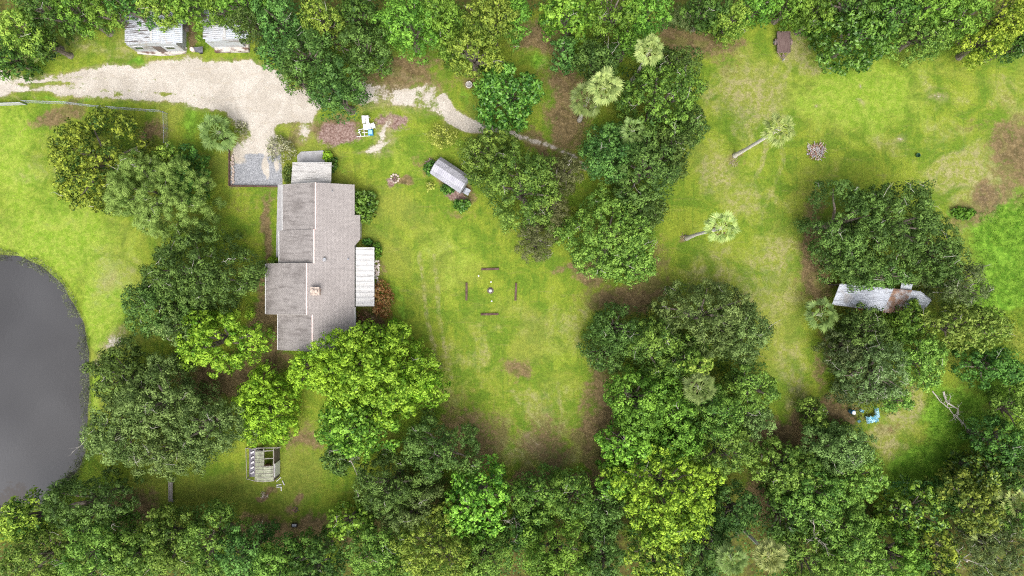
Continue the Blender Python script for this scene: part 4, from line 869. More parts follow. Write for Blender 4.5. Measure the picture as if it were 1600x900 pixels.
r.solid([(x, y, z-.14) for (x, y), z in zip(b, zz)], [(x, y, z) for (x, y), z in zip(b, zz)]); r.build('bay_roof', SH_R, house)
g = MB(ORG); g.bar((XE+.06, ky(480, 2.6), 2.6), (XE+.06, ky(547, 2.6), 2.6), .1, .09); g.build('gutter', WHITE, house)
# chimney, vents
zc_ = 4.5; cx_, cy_ = kx(492.5, 5.0), ky(455, 5.0)
ch = MB(ORG).box((cx_, cy_, 4.4), (.95, .85, 1.3)).build('chimney', BRICK, house)
cc = MB(ORG).box((cx_, cy_, 5.10), (1.12, 1.02, .1)); cc.lathe((cx_-.22, cy_+.05, 5.15), [(.16, 0), (.14, .3), (.2, .32), (.2, .36)], 10); cc.lathe((cx_+.22, cy_-.05, 5.15), [(.16, 0), (.14, .25), (.19, .27), (.19, .3)], 10)
cc.build('chimney_cap', STONE, ch)
for vx, vy, s_ in ((509, 406, .16), (544.5, 405, .07), (522, 300, .05)):
    z_ = 3.6 if s_ > .1 else 3.0; X, Y = kx(vx, z_), ky(vy, z_); zb = 2.65+SL*(XE-X)
    MB(ORG).lathe((X, Y, zb-.1), [(s_, 0), (s_*.9, .3), (s_*1.5, .32), (s_*1.4, .45), (s_*.4, .5)], 10).build('vent_pipe', TIN, house)
def window(xw, yc, zc2, wy_, hz_, sgn):
    f = MB(ORG).box((xw+sgn*.03, yc, zc2), (.08, wy_, hz_)).build('window', WHITEP, house)
    g = MB(ORG); g.box((xw+sgn*.075, yc-wy_/4+.01, zc2), (.03, wy_/2-.12, hz_-.16)); g.box((xw+sgn*.075, yc+wy_/4-.01, zc2), (.03, wy_/2-.12, hz_-.16)); g.build('pane', GLASS, f)
for yp in (305, 525): window(XE-.4, ky(yp, 0), 1.45, 1.5, 1.1, 1)
for k, yp in ((0, 310), (0, 342), (1, 386), (2, 435), (2, 470), (3, 520)): window(secs[k][0]+.45, ky(yp, 0), 1.45, 1.3, 1.1, -1)
MB(ORG).box((XE-.37, ky(497, 0), 1.0), (.07, .95, 2.05)).build('door', WHITEP, house)
# north porch with ribbed roof, east porch with pan roof
m = MB(ORG); a = (kx(457, 2.4), ky(255, 2.4), 2.4); b_ = (kx(518, 2.4), ky(255, 2.4), 2.4)
ribbed(m, a, b_, (kx(518, 2.4), hy[0]+.02, 2.62), (kx(455.5, 2.4), hy[0]+.02, 2.62), 19, .045); pr = m.build('porch_roof', streaky('porch_tin', (.46, .45, .44), (.27, .26, .25), (.38, .37, .36), math.pi/2, 1.2), house)
MB(ORG).bar((a[0], a[1]+.06, 2.35), (b_[0], a[1]+.06, 2.35), .08, .14).build('gutter', WHITE, pr)
for xx in (459, 487, 516): MB(ORG).box((kx(xx, 0)*.972, a[1]-.15, 1.15), (.1, .1, 2.35)).build('post', WHITE, house)
m = MB(ORG); x0, x1 = kx(552.5, 2.5), kx(584, 2.4); y0, y1 = ky(478.5, 2.4), ky(386.5, 2.4)
ribbed(m, (XE+.13, y0, 2.52), (XE+.13, y1, 2.52), (x1, y1, 2.36), (x1, y0, 2.36), 11, .06); m.build('patio_roof', WHITE, house)
for yy in (y0+.1, (y0+y1)/2, y1-.1): MB(ORG).box((x1-.15, yy, 1.13), (.1, .1, 2.3)).build('post', WHITE, house)
MB(ORG).bar((x1+.02, y0, 2.32), (x1+.02, y1, 2.32), .06, .12).build('fascia', WHITEP, house)
# slabs and walk
def slab(name, pts, z, mat, lab=None, cat=None, kind='structure', hb=.3):
    q = [P(x, y, z) for x, y in pts]; area = sum(q[i][0]*q[(i+1) % len(q)][1]-q[(i+1) % len(q)][0]*q[i][1] for i in range(len(q)))
    if area < 0: q = q[::-1]
    c = (sum(p[0] for p in q)/len(q), sum(p[1] for p in q)/len(q), 0)
    m = MB(c); m.solid([(p[0], p[1], z-hb) for p in q], q); return tag(m.build(name, mat), lab, cat, kind=kind)
slab('concrete_slab', [(465, 256), (464, 243), (470, 237), (505, 235), (508, 256)], .08, CONC)
slab('patio_slab', [(556, 388), (585, 388), (585, 478), (556, 478)], .06, CONC)
slab('walkway', [(434, 288), (441, 288), (440, 360), (437, 411), (431, 411), (432, 360)], .06, CONC)

# ------------------------------------------------------------------ sheds by the north edge
def tin_shed(lab, xl, xr_, xe, ytop, yb, ze, zr, wall0, wall1, ym):
    c = (kx((xl+xe)/2, 0), ky((ytop+yb)/2, 0), 0); root = empty('metal_shed', c, lab, 'shed', 'tin sheds by the sand road')
    a, r_, e = (kx(xl, ze), ze), (kx(xr_, zr), zr), (kx(xe, ze), ze); y0, y1 = ky(yb, ze), ky(ytop, ze)
    m = MB(c); ribbed(m, (a[0], y0, ze), (a[0], y1, ze), (r_[0], y1, zr), (r_[0], y0, zr), 16, .03, mi=0); ribbed(m, (r_[0], y0, zr), (r_[0], y1, zr), (e[0], y1, ze), (e[0], y0, ze), 16, .03, mi=1)
    m.build('roof', [SHEDR2, SHEDR], root)
    MB(c).bar((r_[0], y0-.02, zr+.03), (r_[0], y1, zr+.03), .3, .05).build('ridge_cap', WHITE, root)
    w0, w1 = kx(wall0, 0), kx(wall1, 0); yw = ky(ym, 0)
    zz_ = lambda x: ze-.08+(zr-ze)*(1-abs(x-r_[0])/max(.1, (r_[0]-a[0] if x < r_[0] else e[0]-r_[0])))
    prof = [(w0, -.1), (w1, -.1), (w1, zz_(w1)-.04), (r_[0], zr-.1), (w0, zz_(w0)-.04)]
    m = MB(c); m.solid([(x, yw, z) for x, z in prof], [(x, y1-.3, z) for x, z in prof]); m.build('wall', streaky('shed_wall', (.42, .45, .48), (.25, .24, .24), (.36, .33, .31), math.pi/2), root)
    return root, c, yw, w0, w1, r_
rt, c, yw, w0, w1, r_ = tin_shed('tin-roofed shed with mildew streaks on its left roof slope, by the sand road', 195, 236, 285, 18, 67, 2.6, 3.35, 214, 291, 81)
d = MB(c).box((r_[0]-.1, yw-.03, 1.0), (1.1, .06, 2.0)).build('door', DARKW, rt); MB(c).box((r_[0]+.3, yw-.08, 1.0), (.08, .05, .12)).build('handle', BLACK, d)
for xx in (w0+1.1, w1-1.3): f = MB(c).box((xx, yw-.025, 1.5), (1.2, .05, .8)).build('window', WHITEP, rt); MB(c).box((xx, yw-.06, 1.5), (1.04, .03, .64)).build('pane', GLASS, f)
slab('shed_apron', [(211, 72), (292, 74), (290, 83), (272, 86), (250, 87), (215, 84)], .14, STAIN)
rt, c, yw, w0, w1, r_ = tin_shed('tin-roofed shed half hidden under trees, right of the mildew-streaked one', 317, 351, 388, 10, 61, 2.5, 3.1, 334, 386, 76)
slab('shed_apron', [(335, 62), (352, 60), (372, 63), (388, 62), (388, 80), (335, 81)], .5, STAIN, hb=.8)
rng = random.Random(5)
X, Y, _ = P(303, 79, 0); tag(MB((X, Y, 0)).lathe((X, Y, 0), [(.22, 0), (.27, .1), (.27, .5), (.3, .52), (.3, .56)], 14).build('drum', surf('pale_drum', (.72, .60, .55), (.6, .5, .45), 3, .6)), 'pale round drum between the two tin sheds', 'drum')
X, Y, _ = P(314, 80, 0); cart = empty('garden_cart', (X, Y, 0), 'small dark garden cart between the two tin sheds', 'cart'); m = MB((X, Y, 0)); m.solid([(X-.7, Y+.25, .3), (X-.35, Y-.25, .3), (X+.4, Y-.3, .3), (X+.4, Y+.35, .3)][0:4], [(X-.8, Y+.3, .6), (X-.4, Y-.35, .6), (X+.5, Y-.4, .6), (X+.5, Y+.4, .6)]); m.build('tray', surf('dark_grey_plastic', (.10, .10, .12), (.16, .16, .18), 3, .5), cart)
for sy in (-.35, .4):
    m = MB((X, Y, 0)); m.lathe((X+.1, Y+sy, .2), [(.02, 0), (.02, .01)], 4); m.tube([(X+.1, Y+sy-.05, .2), (X+.1, Y+sy+.05, .2)], .2, 12); m.build('wheel', RUBBER, cart)
MB((X, Y, 0)).tube([(X-.7, Y+.2, .5), (X-1.0, Y+.45, .8)], .03, 6).build('handle', BLACK, cart)
X, Y, _ = P(419, 66, 0); tag(MB((X, Y, 0)).lathe((X, Y, 0), [(.25, 0), (.34, .6), (.36, .62), (.28, .60)], 14).build('bucket', surf('red_plastic', (.55, .10, .05), None, rough=.5)), 'red bucket half under the trees north of the sand road', 'bucket')

# curved metal garden shed
ca = np.array(P(679, 256, 2.3)[:2]); cb = np.array(P(726.5, 287.5, 2.3)[:2]); cs_ = (ca+cb)/2; ax = (cb-ca)/np.linalg.norm(cb-ca); pr_ = np.array((-ax[1], ax[0])); HL = np.linalg.norm(cb-ca)/2
prof = [(-1.25, 0), (-1.25, 1.55), (-.78, 2.12), (0, 2.42), (.78, 2.12), (1.25, 1.55), (1.25, 0)]
c3 = (float(cs_[0]), float(cs_[1]), 0); gs = empty('garden_shed', c3, 'pale metal garden shed with a rounded roof, overhung by a grey-green tree', 'shed')
def gp(u, v, z): q = cs_+ax*u+pr_*v; return (float(q[0]), float(q[1]), z)
m = MB(c3); m.solid([gp(-HL+.06, v*.96, z*.97) for v, z in prof][::-1], [gp(HL-.06, v*.96, z*.97) for v, z in prof][::-1]); m.build('wall', surf('shed_panel', (.42, .42, .46), (.34, .34, .37), 2, .6), gs)
GSR = surf('pale_shed_metal', (.37, .37, .42), (.30, .30, .35), 1.2, .5, spec=.4); GSD = streaky('ribbed_shed_metal', (.33, .33, .37), (.20, .20, .23), (.28, .28, .31), 0)
m = MB(c3)
for i in range(1, 5):
    (v0, z0), (v1, z1) = prof[i], prof[i+1]
    ribbed(m, gp(-HL, v0, z0), gp(HL, v0, z0), gp(HL, v1, z1), gp(-HL, v1, z1), 18, .02 if i < 3 else .035, mi=0 if i < 3 else 1)
m.build('roof', [GSR, GSD], gs); d = MB(c3); d.bar(gp(-HL-.01, -.5, 1.0), gp(-HL-.01, .5, 1.0), 1.9 if False else .05, 1.8); d = d.build('door', WHITEP, gs); MB(c3).bar(gp(-HL-.06, .35, 1.0), gp(-HL-.06, .42, 1.0), .05, .2).build('handle', BLACK, d)
for (sx, sy, rz, lab) in ((733, 276, .5, 'curved scrap of grey sheet metal at the upper right corner of the garden shed'), (729, 299, -.5, 'pale scrap of sheet metal at the lower right corner of the garden shed')):
    X, Y, _ = P(sx, sy, .8); m = MB((X, Y, 0)); u = np.array((math.cos(rz), math.sin(rz))); w_ = np.array((-u[1], u[0])); k0 = 0
    arc = [(-.5, .05), (-.42, .5), (-.2, .8), (.1, .9), (.4, .7)]
    for i in range(4):
        q = [(X+u[0]*arc[j][0]+w_[0]*s*.4, Y+u[1]*arc[j][0]+w_[1]*s*.4, arc[j][1]) for j, s in ((i, -1), (i+1, -1), (i+1, 1), (i, 1))]
        m.solid([(a_, b__, c_-.02) for a_, b__, c_ in q], q)
    tag(m.build('scrap_sheet', TIN), lab, 'scrap metal')
def pile(name, cat, lab, x, y, r, n, mats, seed, ln=(.4, 1.0), rad=.03, flat=.25, rocks=0, rr=(.1, .2)):
    g = random.Random(seed); X, Y, _ = P(x, y, 0); z0 = gz(X, Y); m = MB((X, Y, z0))
    for k in range(n):
        a, q = g.random()*6.28, math.sqrt(g.random())*r*.7; px_, py_ = X+math.cos(a)*q, Y+math.sin(a)*q; t = g.random()*6.28; L = g.uniform(*ln)/2; z = z0+.03+g.random()*flat*(1-q/r*.6); dz = g.uniform(-.1, .15)*L*2
        m.tube([(px_-math.cos(t)*L, py_-math.sin(t)*L, z), (px_, py_, z+dz*.7), (px_+math.cos(t)*L, py_+math.sin(t)*L, max(z+dz, z0+.02))], [rad, rad*.8, rad*.5], 5, mi=g.randrange(len(mats)))
    for k in range(rocks):
        a, q = g.random()*6.28, math.sqrt(g.random())*r*.8; m.rock((X+math.cos(a)*q, Y+math.sin(a)*q, z0+.06), g.uniform(*rr), g, mi=g.randrange(len(mats)))
    return tag(m.build(name, mats), lab, cat)
STICK = surf('dry_stick', (.34, .25, .20), (.22, .15, .12), 4, .9); PALE = surf('bleached_wood', (.60, .55, .50), (.48, .42, .38), 4, .9); REDW = surf('reddish_litter', (.30, .14, .10), (.40, .24, .18), 4, .95); FERN = surf('dry_fern', (.38, .34, .24), (.25, .24, .12), 4, .9)
pile('brush_pile', 'brush pile', 'heap of red-brown sticks and pale chunks on the east lawn', 1275, 236, 1.5, 90, [STICK, REDW, PALE, surf('ash_grey', (.35, .33, .38), (.5, .48, .5), 4, .9)], 3, (.4, 1.3), .045, .45, 14, (.12, .24))
pile('firewood_pile', 'firewood', 'purple-brown heap of split wood at the left end of the garden shed', 673, 257, .8, 34, [STICK, surf('purple_bark', (.22, .15, .16), (.36, .28, .28), 3, .9)], 4, (.5, .8), .06, .4)
pile('twig_pile', 'twig pile', 'reddish heap of twigs just below the greenhouse', 414, 773, .6, 30, [REDW, STICK, PALE], 6, (.3, .7), .02, .2)
pile('palm_litter', 'dead leaves', 'dead leaf litter at the foot of the taller lone palm above the brush pile', 1146, 253, .8, 26, [FERN, STICK], 8, (.3, .8), .025, .12)
pile('palm_litter', 'dead leaves', 'dead leaf litter at the foot of the lower lone palm', 1068, 371, .6, 22, [FERN, STICK], 9, (.3, .7), .025, .12)
pile('rotted_stump', 'stump', 'dark ring of a rotted stump in the middle of the greenhouse lawn', 461, 796, .5, 22, [REDW, DARKW], 10, (.2, .5), .04, .1)
m = None
# fire ring of stones
X, Y, _ = P(617, 279, 0); fr_ = empty('fire_ring', (X, Y, 0), 'small stone ring round a burnt fire pit left of the garden shed', 'fire pit'); g = random.Random(2)
for k in range(10):
    a = k*.628; MB((X, Y, 0)).rock((X+.52*math.cos(a), Y+.52*math.sin(a), .08), .17, g).build('stone', STONE, fr_)
m = MB((X, Y, 0)); 
for k in range(7): a = g.random()*3.14; m.tube([(X-.35*math.cos(a), Y-.35*math.sin(a), .06), (X+.35*math.cos(a), Y+.35*math.sin(a), .16)], .045, 6)
m.build('charred_log', [surf('charred_wood', (.10, .06, .055), (.25, .18, .16), 4, .9)], fr_)
# round concrete well cover
X, Y, _ = P(733, 133, 0); wl = empty('well_ring', (X, Y, 0), 'round white concrete well ring beside the glossy dark green tree', 'well'); zg = gz(X, Y)
MB((X, Y, 0)).lathe((X, Y, zg), [(.44, -.05), (.44, .38), (.36, .40), (.34, .2)], 20).build('ring', surf('white_concrete', (.62, .60, .57), (.36, .34, .32), 3, .85), wl, True)
m = MB((X, Y, 0)).lathe((X, Y, zg+.24), [(.3, 0), (.29, .05)], 16); m.bar((X-.2, Y, zg+.32), (X+.2, Y+.05, zg+.32), .06); m.build('lid', surf('lid_grey', (.42, .41, .40), (.22, .21, .20), 5, .8), wl)
# timber edging and stones of the gravel pad
X, Y, _ = P(358.5, 262, .3)
for (a, b, lab) in (((358.5, 232), (358.5, 290.5), 'dark timber edging along the left side of the gravel pad'), ((360.6, 290.5), (433, 291.5), 'dark timber edging along the bottom side of the gravel pad')):
    p, q = P(*a, .12), P(*b, .12); mm = MB(((p[0]+q[0])/2, (p[1]+q[1])/2, 0)); mm.bar(p, q, .16, .36); tag(mm.build('timber_edging', TIE), lab, 'edging')
m = MB((X, Y, 0)); g = random.Random(11)
for k in range(46): p = P(361.5+g.random()*4, 242+k*1.02, .05); m.rock((p[0], p[1], .07), g.uniform(.10, .18), g)
tag(m.build('rock_edging', STONE), 'row of pinkish rocks inside the left edge of the gravel pad', 'rocks', kind='stuff')
X, Y, _ = P(588, 425, 0); m = MB((X, Y, 0))
for k in range(40): p = P(585.5+g.random()*7, 405+g.random()*46, 0); m.rock((p[0], p[1], .08), g.uniform(.10, .22), g)
tag(m.build('rock_border', surf('white_rock', (.72, .66, .62), (.45, .36, .32), 4, .9)), 'scatter of white rocks beside the white patio roof', 'rocks', kind='stuff')
X, Y, _ = P(590.5, 450.5, 0); tag(MB((X, Y, 0)).box((X, Y, .2), (.42, .42, .4)).box((X, Y, .42), (.46, .46, .05)).build('utility_box', WHITEP), 'little square white box beside the lower end of the white patio roof', 'utility box')

# railroad ties round a white marker stone
for (x, y, rz, lab) in ((766, 420.5, .03, 'old railroad tie lying on the lawn above the white marker stone'), (765, 491, .02, 'old railroad tie lying on the lawn below the white marker stone'), (729, 455.5, 1.56, 'old railroad tie standing lengthwise left of the white marker stone'), (806, 456, 1.52, 'old railroad tie lengthwise right of the white marker stone')):
    X, Y, _ = P(x, y, 0); m = MB((X, Y, gz(X, Y))); m.box((X, Y, gz(X, Y)+.09), (2.3, .26, .2), rz); m.box((X+.01, Y+.01, gz(X, Y)+.195), (2.1, .12, .02), rz); o = tag(m.build('railroad_tie', TIE), lab, 'railroad tie', 'railroad ties set in a square on the lawn')
X, Y, _ = P(766.3, 454, 0); st = empty('marker_stone', (X, Y, 0), 'white egg-shaped marker stone in the middle of the four railroad ties', 'stone')
m = MB((X, Y, 0)).lathe((X, Y, 0), [(.16, 0), (.24, .12), (.22, .32), (.12, .46), (.03, .5)], 14); m.build('stone', WHITEP, st, True); MB((X, Y, 0)).lathe((X, Y, -.05), [(.42, 0), (.42, .08), (.27, .09)], 18).build('soil_ring', DARKW, st)
for x, y, lab in ((767.3, 440.6, 'small pale garden light above the white marker stone'), (768.5, 470.4, 'small pale garden light below the white marker stone'), (748, 431, 'tiny pale garden light upper left of the white marker stone')):
    X, Y, _ = P(x, y, 0); l = empty('garden_light', (X, Y, 0), lab, 'garden light', 'garden lights round the marker stone'); MB((X, Y, 0)).tube([(X, Y, -.1), (X, Y, .32)], .02, 6).build('stake', BLACK, l); MB((X, Y, 0)).lathe((X, Y, .3), [(.05, 0), (.09, .06), (.10, .1), (.02, .14)], 10).build('cap', WHITEP, l)

# greenhouse
c3 = (*P(408, 728, 0)[:2], 0); gh = empty('greenhouse', c3, 'weathered wooden greenhouse with cloudy panels, two of them missing', 'greenhouse')
xa, xb, xc = kx(398.5, 2.3), kx(412, 2.55), kx(427, 2.2); ya, yb2 = ky(704.5, 2.3), ky(752, 2.3); ym = ky(729, 2.4); xl = kx(387, .9)
POLY = bpy.data.materials.new('cloudy_panel'); POLY.use_nodes = True; nt = POLY.node_tree; b = nt.nodes['Principled BSDF']
nt.links.new(mix(nt, maprange(nt, noise(nt, 2.5, 4, coords(nt)), .4, .65), (.33, .35, .25), (.20, .21, .15)), b.inputs['Base Color']); setin(b, Roughness=.4, Alpha=.74)
fm = MB(c3)
for x_, z_ in ((xa, 2.2), (xc, 2.1)):
    for y_ in (ya, ym, yb2): fm.box((x_, y_, z_/2), (.09, .09, z_))
for y_ in (ya, (ya+ym)/2, ym, (ym+yb2)/2, yb2): fm.bar((xa, y_, 2.24), (xb, y_, 2.5), .07); fm.bar((xb, y_, 2.5), (xc, y_, 2.14), .07); fm.bar((xa, y_, 2.1), (xc, y_, 2.05), .05)
for x_, z_ in ((xa, 2.24), (xb, 2.5), (xc, 2.14)): fm.bar((x_, ya+.3, z_), (x_, yb2, z_), .08)
fm.bar((xl, ya+.15, 1.5), (xa, ya+.15, 2.2), .07); fm.bar((xl, yb2, 1.2), (xa, yb2, 2.2), .07); fm.box((xl, ya+.15, .75), (.09, .09, 1.5)); fm.box((xl, yb2, .6), (.09, .09, 1.2)); fm.bar((xl, ya+.15, 1.5), (xl, yb2, 1.2), .06)
fm.bar((xa-.1, ya+.3, 2.1), (xc+.9, ya+.35, 2.1), .09); fm.build('frame', WOOD, gh)
for (p0, p1, q0, q1) in (((xa, 2.3), (xb, 2.56), ya, ym), ((xa, 2.3), (xb, 2.56), ym-.02, yb2), ((xb, 2.56), (xc, 2.2), ym-.02, yb2)):
    m = MB(c3); ribbed(m, (p0[0], q1, p0[1]), (p0[0], q0, p0[1]), (p1[0]-.01, q0, p1[1]), (p1[0]-.01, q1, p1[1]), 7, .02, .01); m.build('roof_panel', POLY, gh)
m = MB(c3)
for k in range(9):
    y_ = ya-.1-k*(ya-yb2-.2)/8
    if k > 3: m.bar((xb, y_, 2.60), (xc, y_, 2.24), .035)
    m.bar((xa, y_, 2.34), (xb, y_, 2.60), .035)
m.build('batten', WOOD, gh)
m = MB(c3); m.box((xc+.04, (ya+yb2)/2, 1.0), (.06, ya-yb2-.2, 2.0)); m.build('wall', DARKW, gh)
d = MB(c3).box((xc+.12, ky(732, 1), 1.05), (.06, 1.75, 1.9)).build('door', WHITEP, gh)
MB(c3).box((xa+.02, (ya+yb2)/2, .5), (.05, ya-yb2-.1, 1.0)).build('wall', DARKW, gh)
MB(c3).box(((xl+xa)/2, (ya+yb2)/2, .55), (abs(xa-xl)-.15, ya-yb2-.2, .06)).build('bench', surf('purple_grey_board', (.20, .19, .23), (.12, .11, .13), 2, .9), gh)
for k in range(5):
    y_ = ya-.7-k*.66; mm = MB((kx(394, .7), y_, .58)); mm.solid([(kx(391.5, .7), y_-.12, .585), (kx(396.5, .7), y_+.10, .585), (kx(396.8, .7), y_+.36, .8), (kx(392.2, .7), y_+.12, .8)][::1], [(kx(391.5, .7), y_-.12, .61), (kx(396.5, .7), y_+.10, .61), (kx(396.8, .7), y_+.36, .83), (kx(392.2, .7), y_+.12, .83)])
    tag(mm.build('tray', WHITEP), 'white tray leaning on the bench of the greenhouse lean-to', 'tray', 'white trays on the greenhouse bench')
X, Y, _ = P(420, 727, 0); tag(MB((X, Y, 0)).box((X, Y, .3), (.7, .45, .6)).build('clay_planter', surf('terracotta', (.36, .18, .12), (.28, .15, .1), 3, .9)), 'terracotta planter box seen through the open roof of the greenhouse', 'planter')
for (x0_, y0_, x1_, y1_, lab) in ((432, 752, 439, 746, 'white pipe nearest the greenhouse corner'), (441, 751, 444.5, 758, 'white pipe lying apart, right of the others below the greenhouse door'), (432, 758, 440, 757, 'white pipe on top of the little heap below the greenhouse door'), (432, 761, 440, 761, 'white pipe at the bottom of the little heap below the greenhouse door'), (439.5, 761, 439.5, 767, 'short white pipe pointing down the photo from the little heap')):
    p, q = P(x0_, y0_, .08), P(x1_, y1_, .08); mm = MB(((p[0]+q[0])/2, (p[1]+q[1])/2, 0)); mm.tube([p, q], .06, 8); tag(mm.build('plastic_pipe', WHITEP), lab, 'pipe', 'white pipes by the greenhouse')
X, Y, _ = P(461, 819.5, 0); fb = empty('fire_box', (X, Y, 0), 'small black metal fire box on the lawn below the greenhouse', 'fire box')
m = MB((X, Y, 0)); [m.box((X+dx, Y+dy, .22), s) for dx, dy, s in ((0, .22, (.7, .04, .4)), (0, -.22, (.7, .04, .4)), (.33, 0, (.04, .40, .4)), (-.33, 0, (.04, .40, .4)))]; m.build('body', BLACK, fb); MB((X, Y, 0)).box((X, Y, .3), (.6, .38, .02)).build('grate', TIN, fb)
# footbridge
X, Y, _ = P(269, 767, 0); br_ = empty('footbridge', (X, Y, 0), 'narrow grey plank footbridge under the edge of the spreading oak', 'footbridge')
m = MB((X, Y, 0)); [m.box((X+dx, Y+.05, .42), (.17, 2.6, .06)) for dx in (-.19, 0, .19)]; m.build('deck', WOOD, br_)
for sy in (-1.1, 1.1):
    for sx in (-.2, .2): MB((X, Y, 0)).box((X+sx, Y+sy, .18), (.09, .09, .42)).build('leg', WOOD, br_)
p, q = P(270, 784, .3), P(270.5, 798, .3); mm = MB((p[0], p[1], 0)); mm.bar(p, q, .06); mm.bar((p[0], p[1], -.1), (p[0], p[1], .35), .06); mm.bar((q[0], q[1], -.1), (q[0], q[1], .35), .06); tag(mm.build('hand_rail', WOOD), 'thin grey rail on two stakes below the footbridge', 'rail')

# utility trailer
X, Y, _ = P(1224, 66, .6); tl = empty('utility_trailer', (X, Y, 0), 'rusty flatbed utility trailer with a wooden deck at the top right lawn', 'trailer'); o3 = (X, Y, 0)
m = MB(o3); [m.box((X-.66+k*.265, Y, .68), (.255, 2.55, .05)) for k in range(6)]; m.build('deck', DECK, tl)
RM = surf('rusty_steel', (.13, .10, .10), (.24, .17, .15), 3, .8)
m = MB(o3); [m.bar((X+s*.83, Y-1.3, .66), (X+s*.83, Y+1.3, .66), .07, .14) for s in (-1, 1)]; [m.bar((X-.86, Y+s*1.32, .66), (X+.86, Y+s*1.32, .66), .07, .14) for s in (-1, 1)]; [m.bar((X-.8, Y+s, .58), (X+.8, Y+s, .58), .06) for s in (-.6, 0, .6)]
for s in (-1, 1):
    m.bar((X+s*.83, Y-1.3, .98), (X+s*.83, Y+1.3, .98), .04)
    for t in (-1.3, -.4, .4, 1.3): m.bar((X+s*.83, Y+t, .6), (X+s*.83, Y+t, .98), .04)
m.build('frame', RM, tl)
m = MB(o3); [m.bar((X+s*.7, Y-1.3, .56), (X, Y-2.25, .52), .08) for s in (-1, 1)]; m.bar((X, Y-1.3, .56), (X, Y-2.3, .52), .08); m.box((X, Y-1.75, .6), (.35, .25, .16)); m.build('tongue', RM, tl); MB(o3).lathe((X, Y-2.3, .2), [(.03, 0), (.03, .5), (.08, .52), (.08, .6)], 8).build('coupler', TIN, tl)
for s in (-1, 1):
    wh = MB(o3).tube([(X+s*.92, Y+.1, .32), (X+s*1.1, Y+.1, .32)], .33, 18).build('wheel', RUBBER, tl); MB(o3).tube([(X+s*1.1, Y+.1, .32), (X+s*1.115, Y+.1, .32)], .17, 14).build('rim', WHITEP, wh)
    m = MB(o3); arc = [(math.cos(a)*.42, math.sin(a)*.42) for a in np.linspace(.3, 2.84, 7)]
    for (a0, b0), (a1, b1) in zip(arc, arc[1:]): m.solid([(X+s*.88, Y+.1+a0, .32+b0), (X+s*1.14, Y+.1+a0, .32+b0), (X+s*1.14, Y+.1+a1, .32+b1), (X+s*.88, Y+.1+a1, .32+b1)], [(X+s*.88, Y+.1+a0*1.06, .32+b0*1.06), (X+s*1.14, Y+.1+a0*1.06, .32+b0*1.06), (X+s*1.14, Y+.1+a1*1.06, .32+b1*1.06), (X+s*.88, Y+.1+a1*1.06, .32+b1*1.06)])
    m.build('fender', RM, tl)

# old pole barn with loose rusty sheets
c3 = (*P(1372, 467, 0)[:2], 0); ob = empty('pole_barn', c3, 'collapsing barn with a rusty corrugated roof under the great live oak', 'barn')
A = np.array(P(1300, 475.5, 2.7)); B = np.array(P(1312.5, 443, 3.3)); D = np.array(P(1419, 491, 2.7)); E = np.array(P(1437, 455, 3.3)); g = random.Random(21)
ns = 9
for k in range(ns):
    t0, t1 = k/ns, (k+1)/ns+.012; j = g.uniform(-.25, .12) if k > 3 else 0; dz = .03*(k % 2)+(.08*g.random() if k > 3 else 0)
    a, b_, c_, d_ = A+(D-A)*t0, A+(D-A)*t1, B+(E-B)*t1, B+(E-B)*t0
    s = (B-A)/np.linalg.norm(B-A)*j; a, b_ = a+s, b_+s
    m = MB(c3); ribbed(m, a+(0, 0, dz), b_+(0, 0, dz), c_+(0, 0, dz), d_+(0, 0, dz), 4, .05); m.build('roof_sheet', RUST if k in (6, 7) else TIN, ob)
for (x, y, w_, h_, rz, lab) in ((1441, 470, 1.9, .8, .95, 'loose bright tin sheet at the right end of the rusty barn roof'), (1415, 452, 1.5, .7, -.15, 'loose pale tin sheet at the top right corner of the rusty barn roof'),):
    X, Y, _ = P(x, y, 2.9); mm = MB((X, Y, 2.7)); u = np.array((math.cos(rz), math.sin(rz), 0)); v_ = np.array((-u[1], u[0], .15)); cc_ = np.array((X, Y, 2.95))
    ribbed(mm, cc_-u*h_-v_*w_/2, cc_+u*h_-v_*w_/2, cc_+u*h_+v_*w_/2, cc_-u*h_+v_*w_/2, 5, .05); tag(mm.build('tin_sheet', SHEDR), lab, 'tin sheet')
m = MB(c3); q = [A*.995, D*.995, E*.995, B*.995]
for t in (0, .33, .66, 1):
    for (a, b_) in ((A, D), (B, E)):
        p = a+(b_-a)*(.03+.94*t); p = p+(((A+D+B+E)/4)-p)*.05; m.bar((p[0], p[1], -.1), (p[0], p[1], p[2]-.08), .14)
for (a, b_) in ((A, D), (B, E)): m.bar(a+(b_-a)*.03-(0, 0, .12), a+(b_-a)*.97-(0, 0, .12), .1)
m.build('post_frame', WOOD, ob)
m = MB(c3); a, b_ = B+(A-B)*.06, E+(D-E)*.06; m.bar((a[0], a[1], 1.3), (b_[0], b_[1], 1.3), .05, 2.5); m.build('wall', DARKW, ob)
X, Y, _ = P(1345, 480, 1.2); tag(MB((X, Y, 0)).box((X, Y, .7), (1.0, .7, 1.4), .1).build('rusty_tank', surf('rust_red', (.22, .08, .05), (.30, .14, .09), 3, .9)), 'rust-red box standing in front of the rusty barn roof', 'tank')

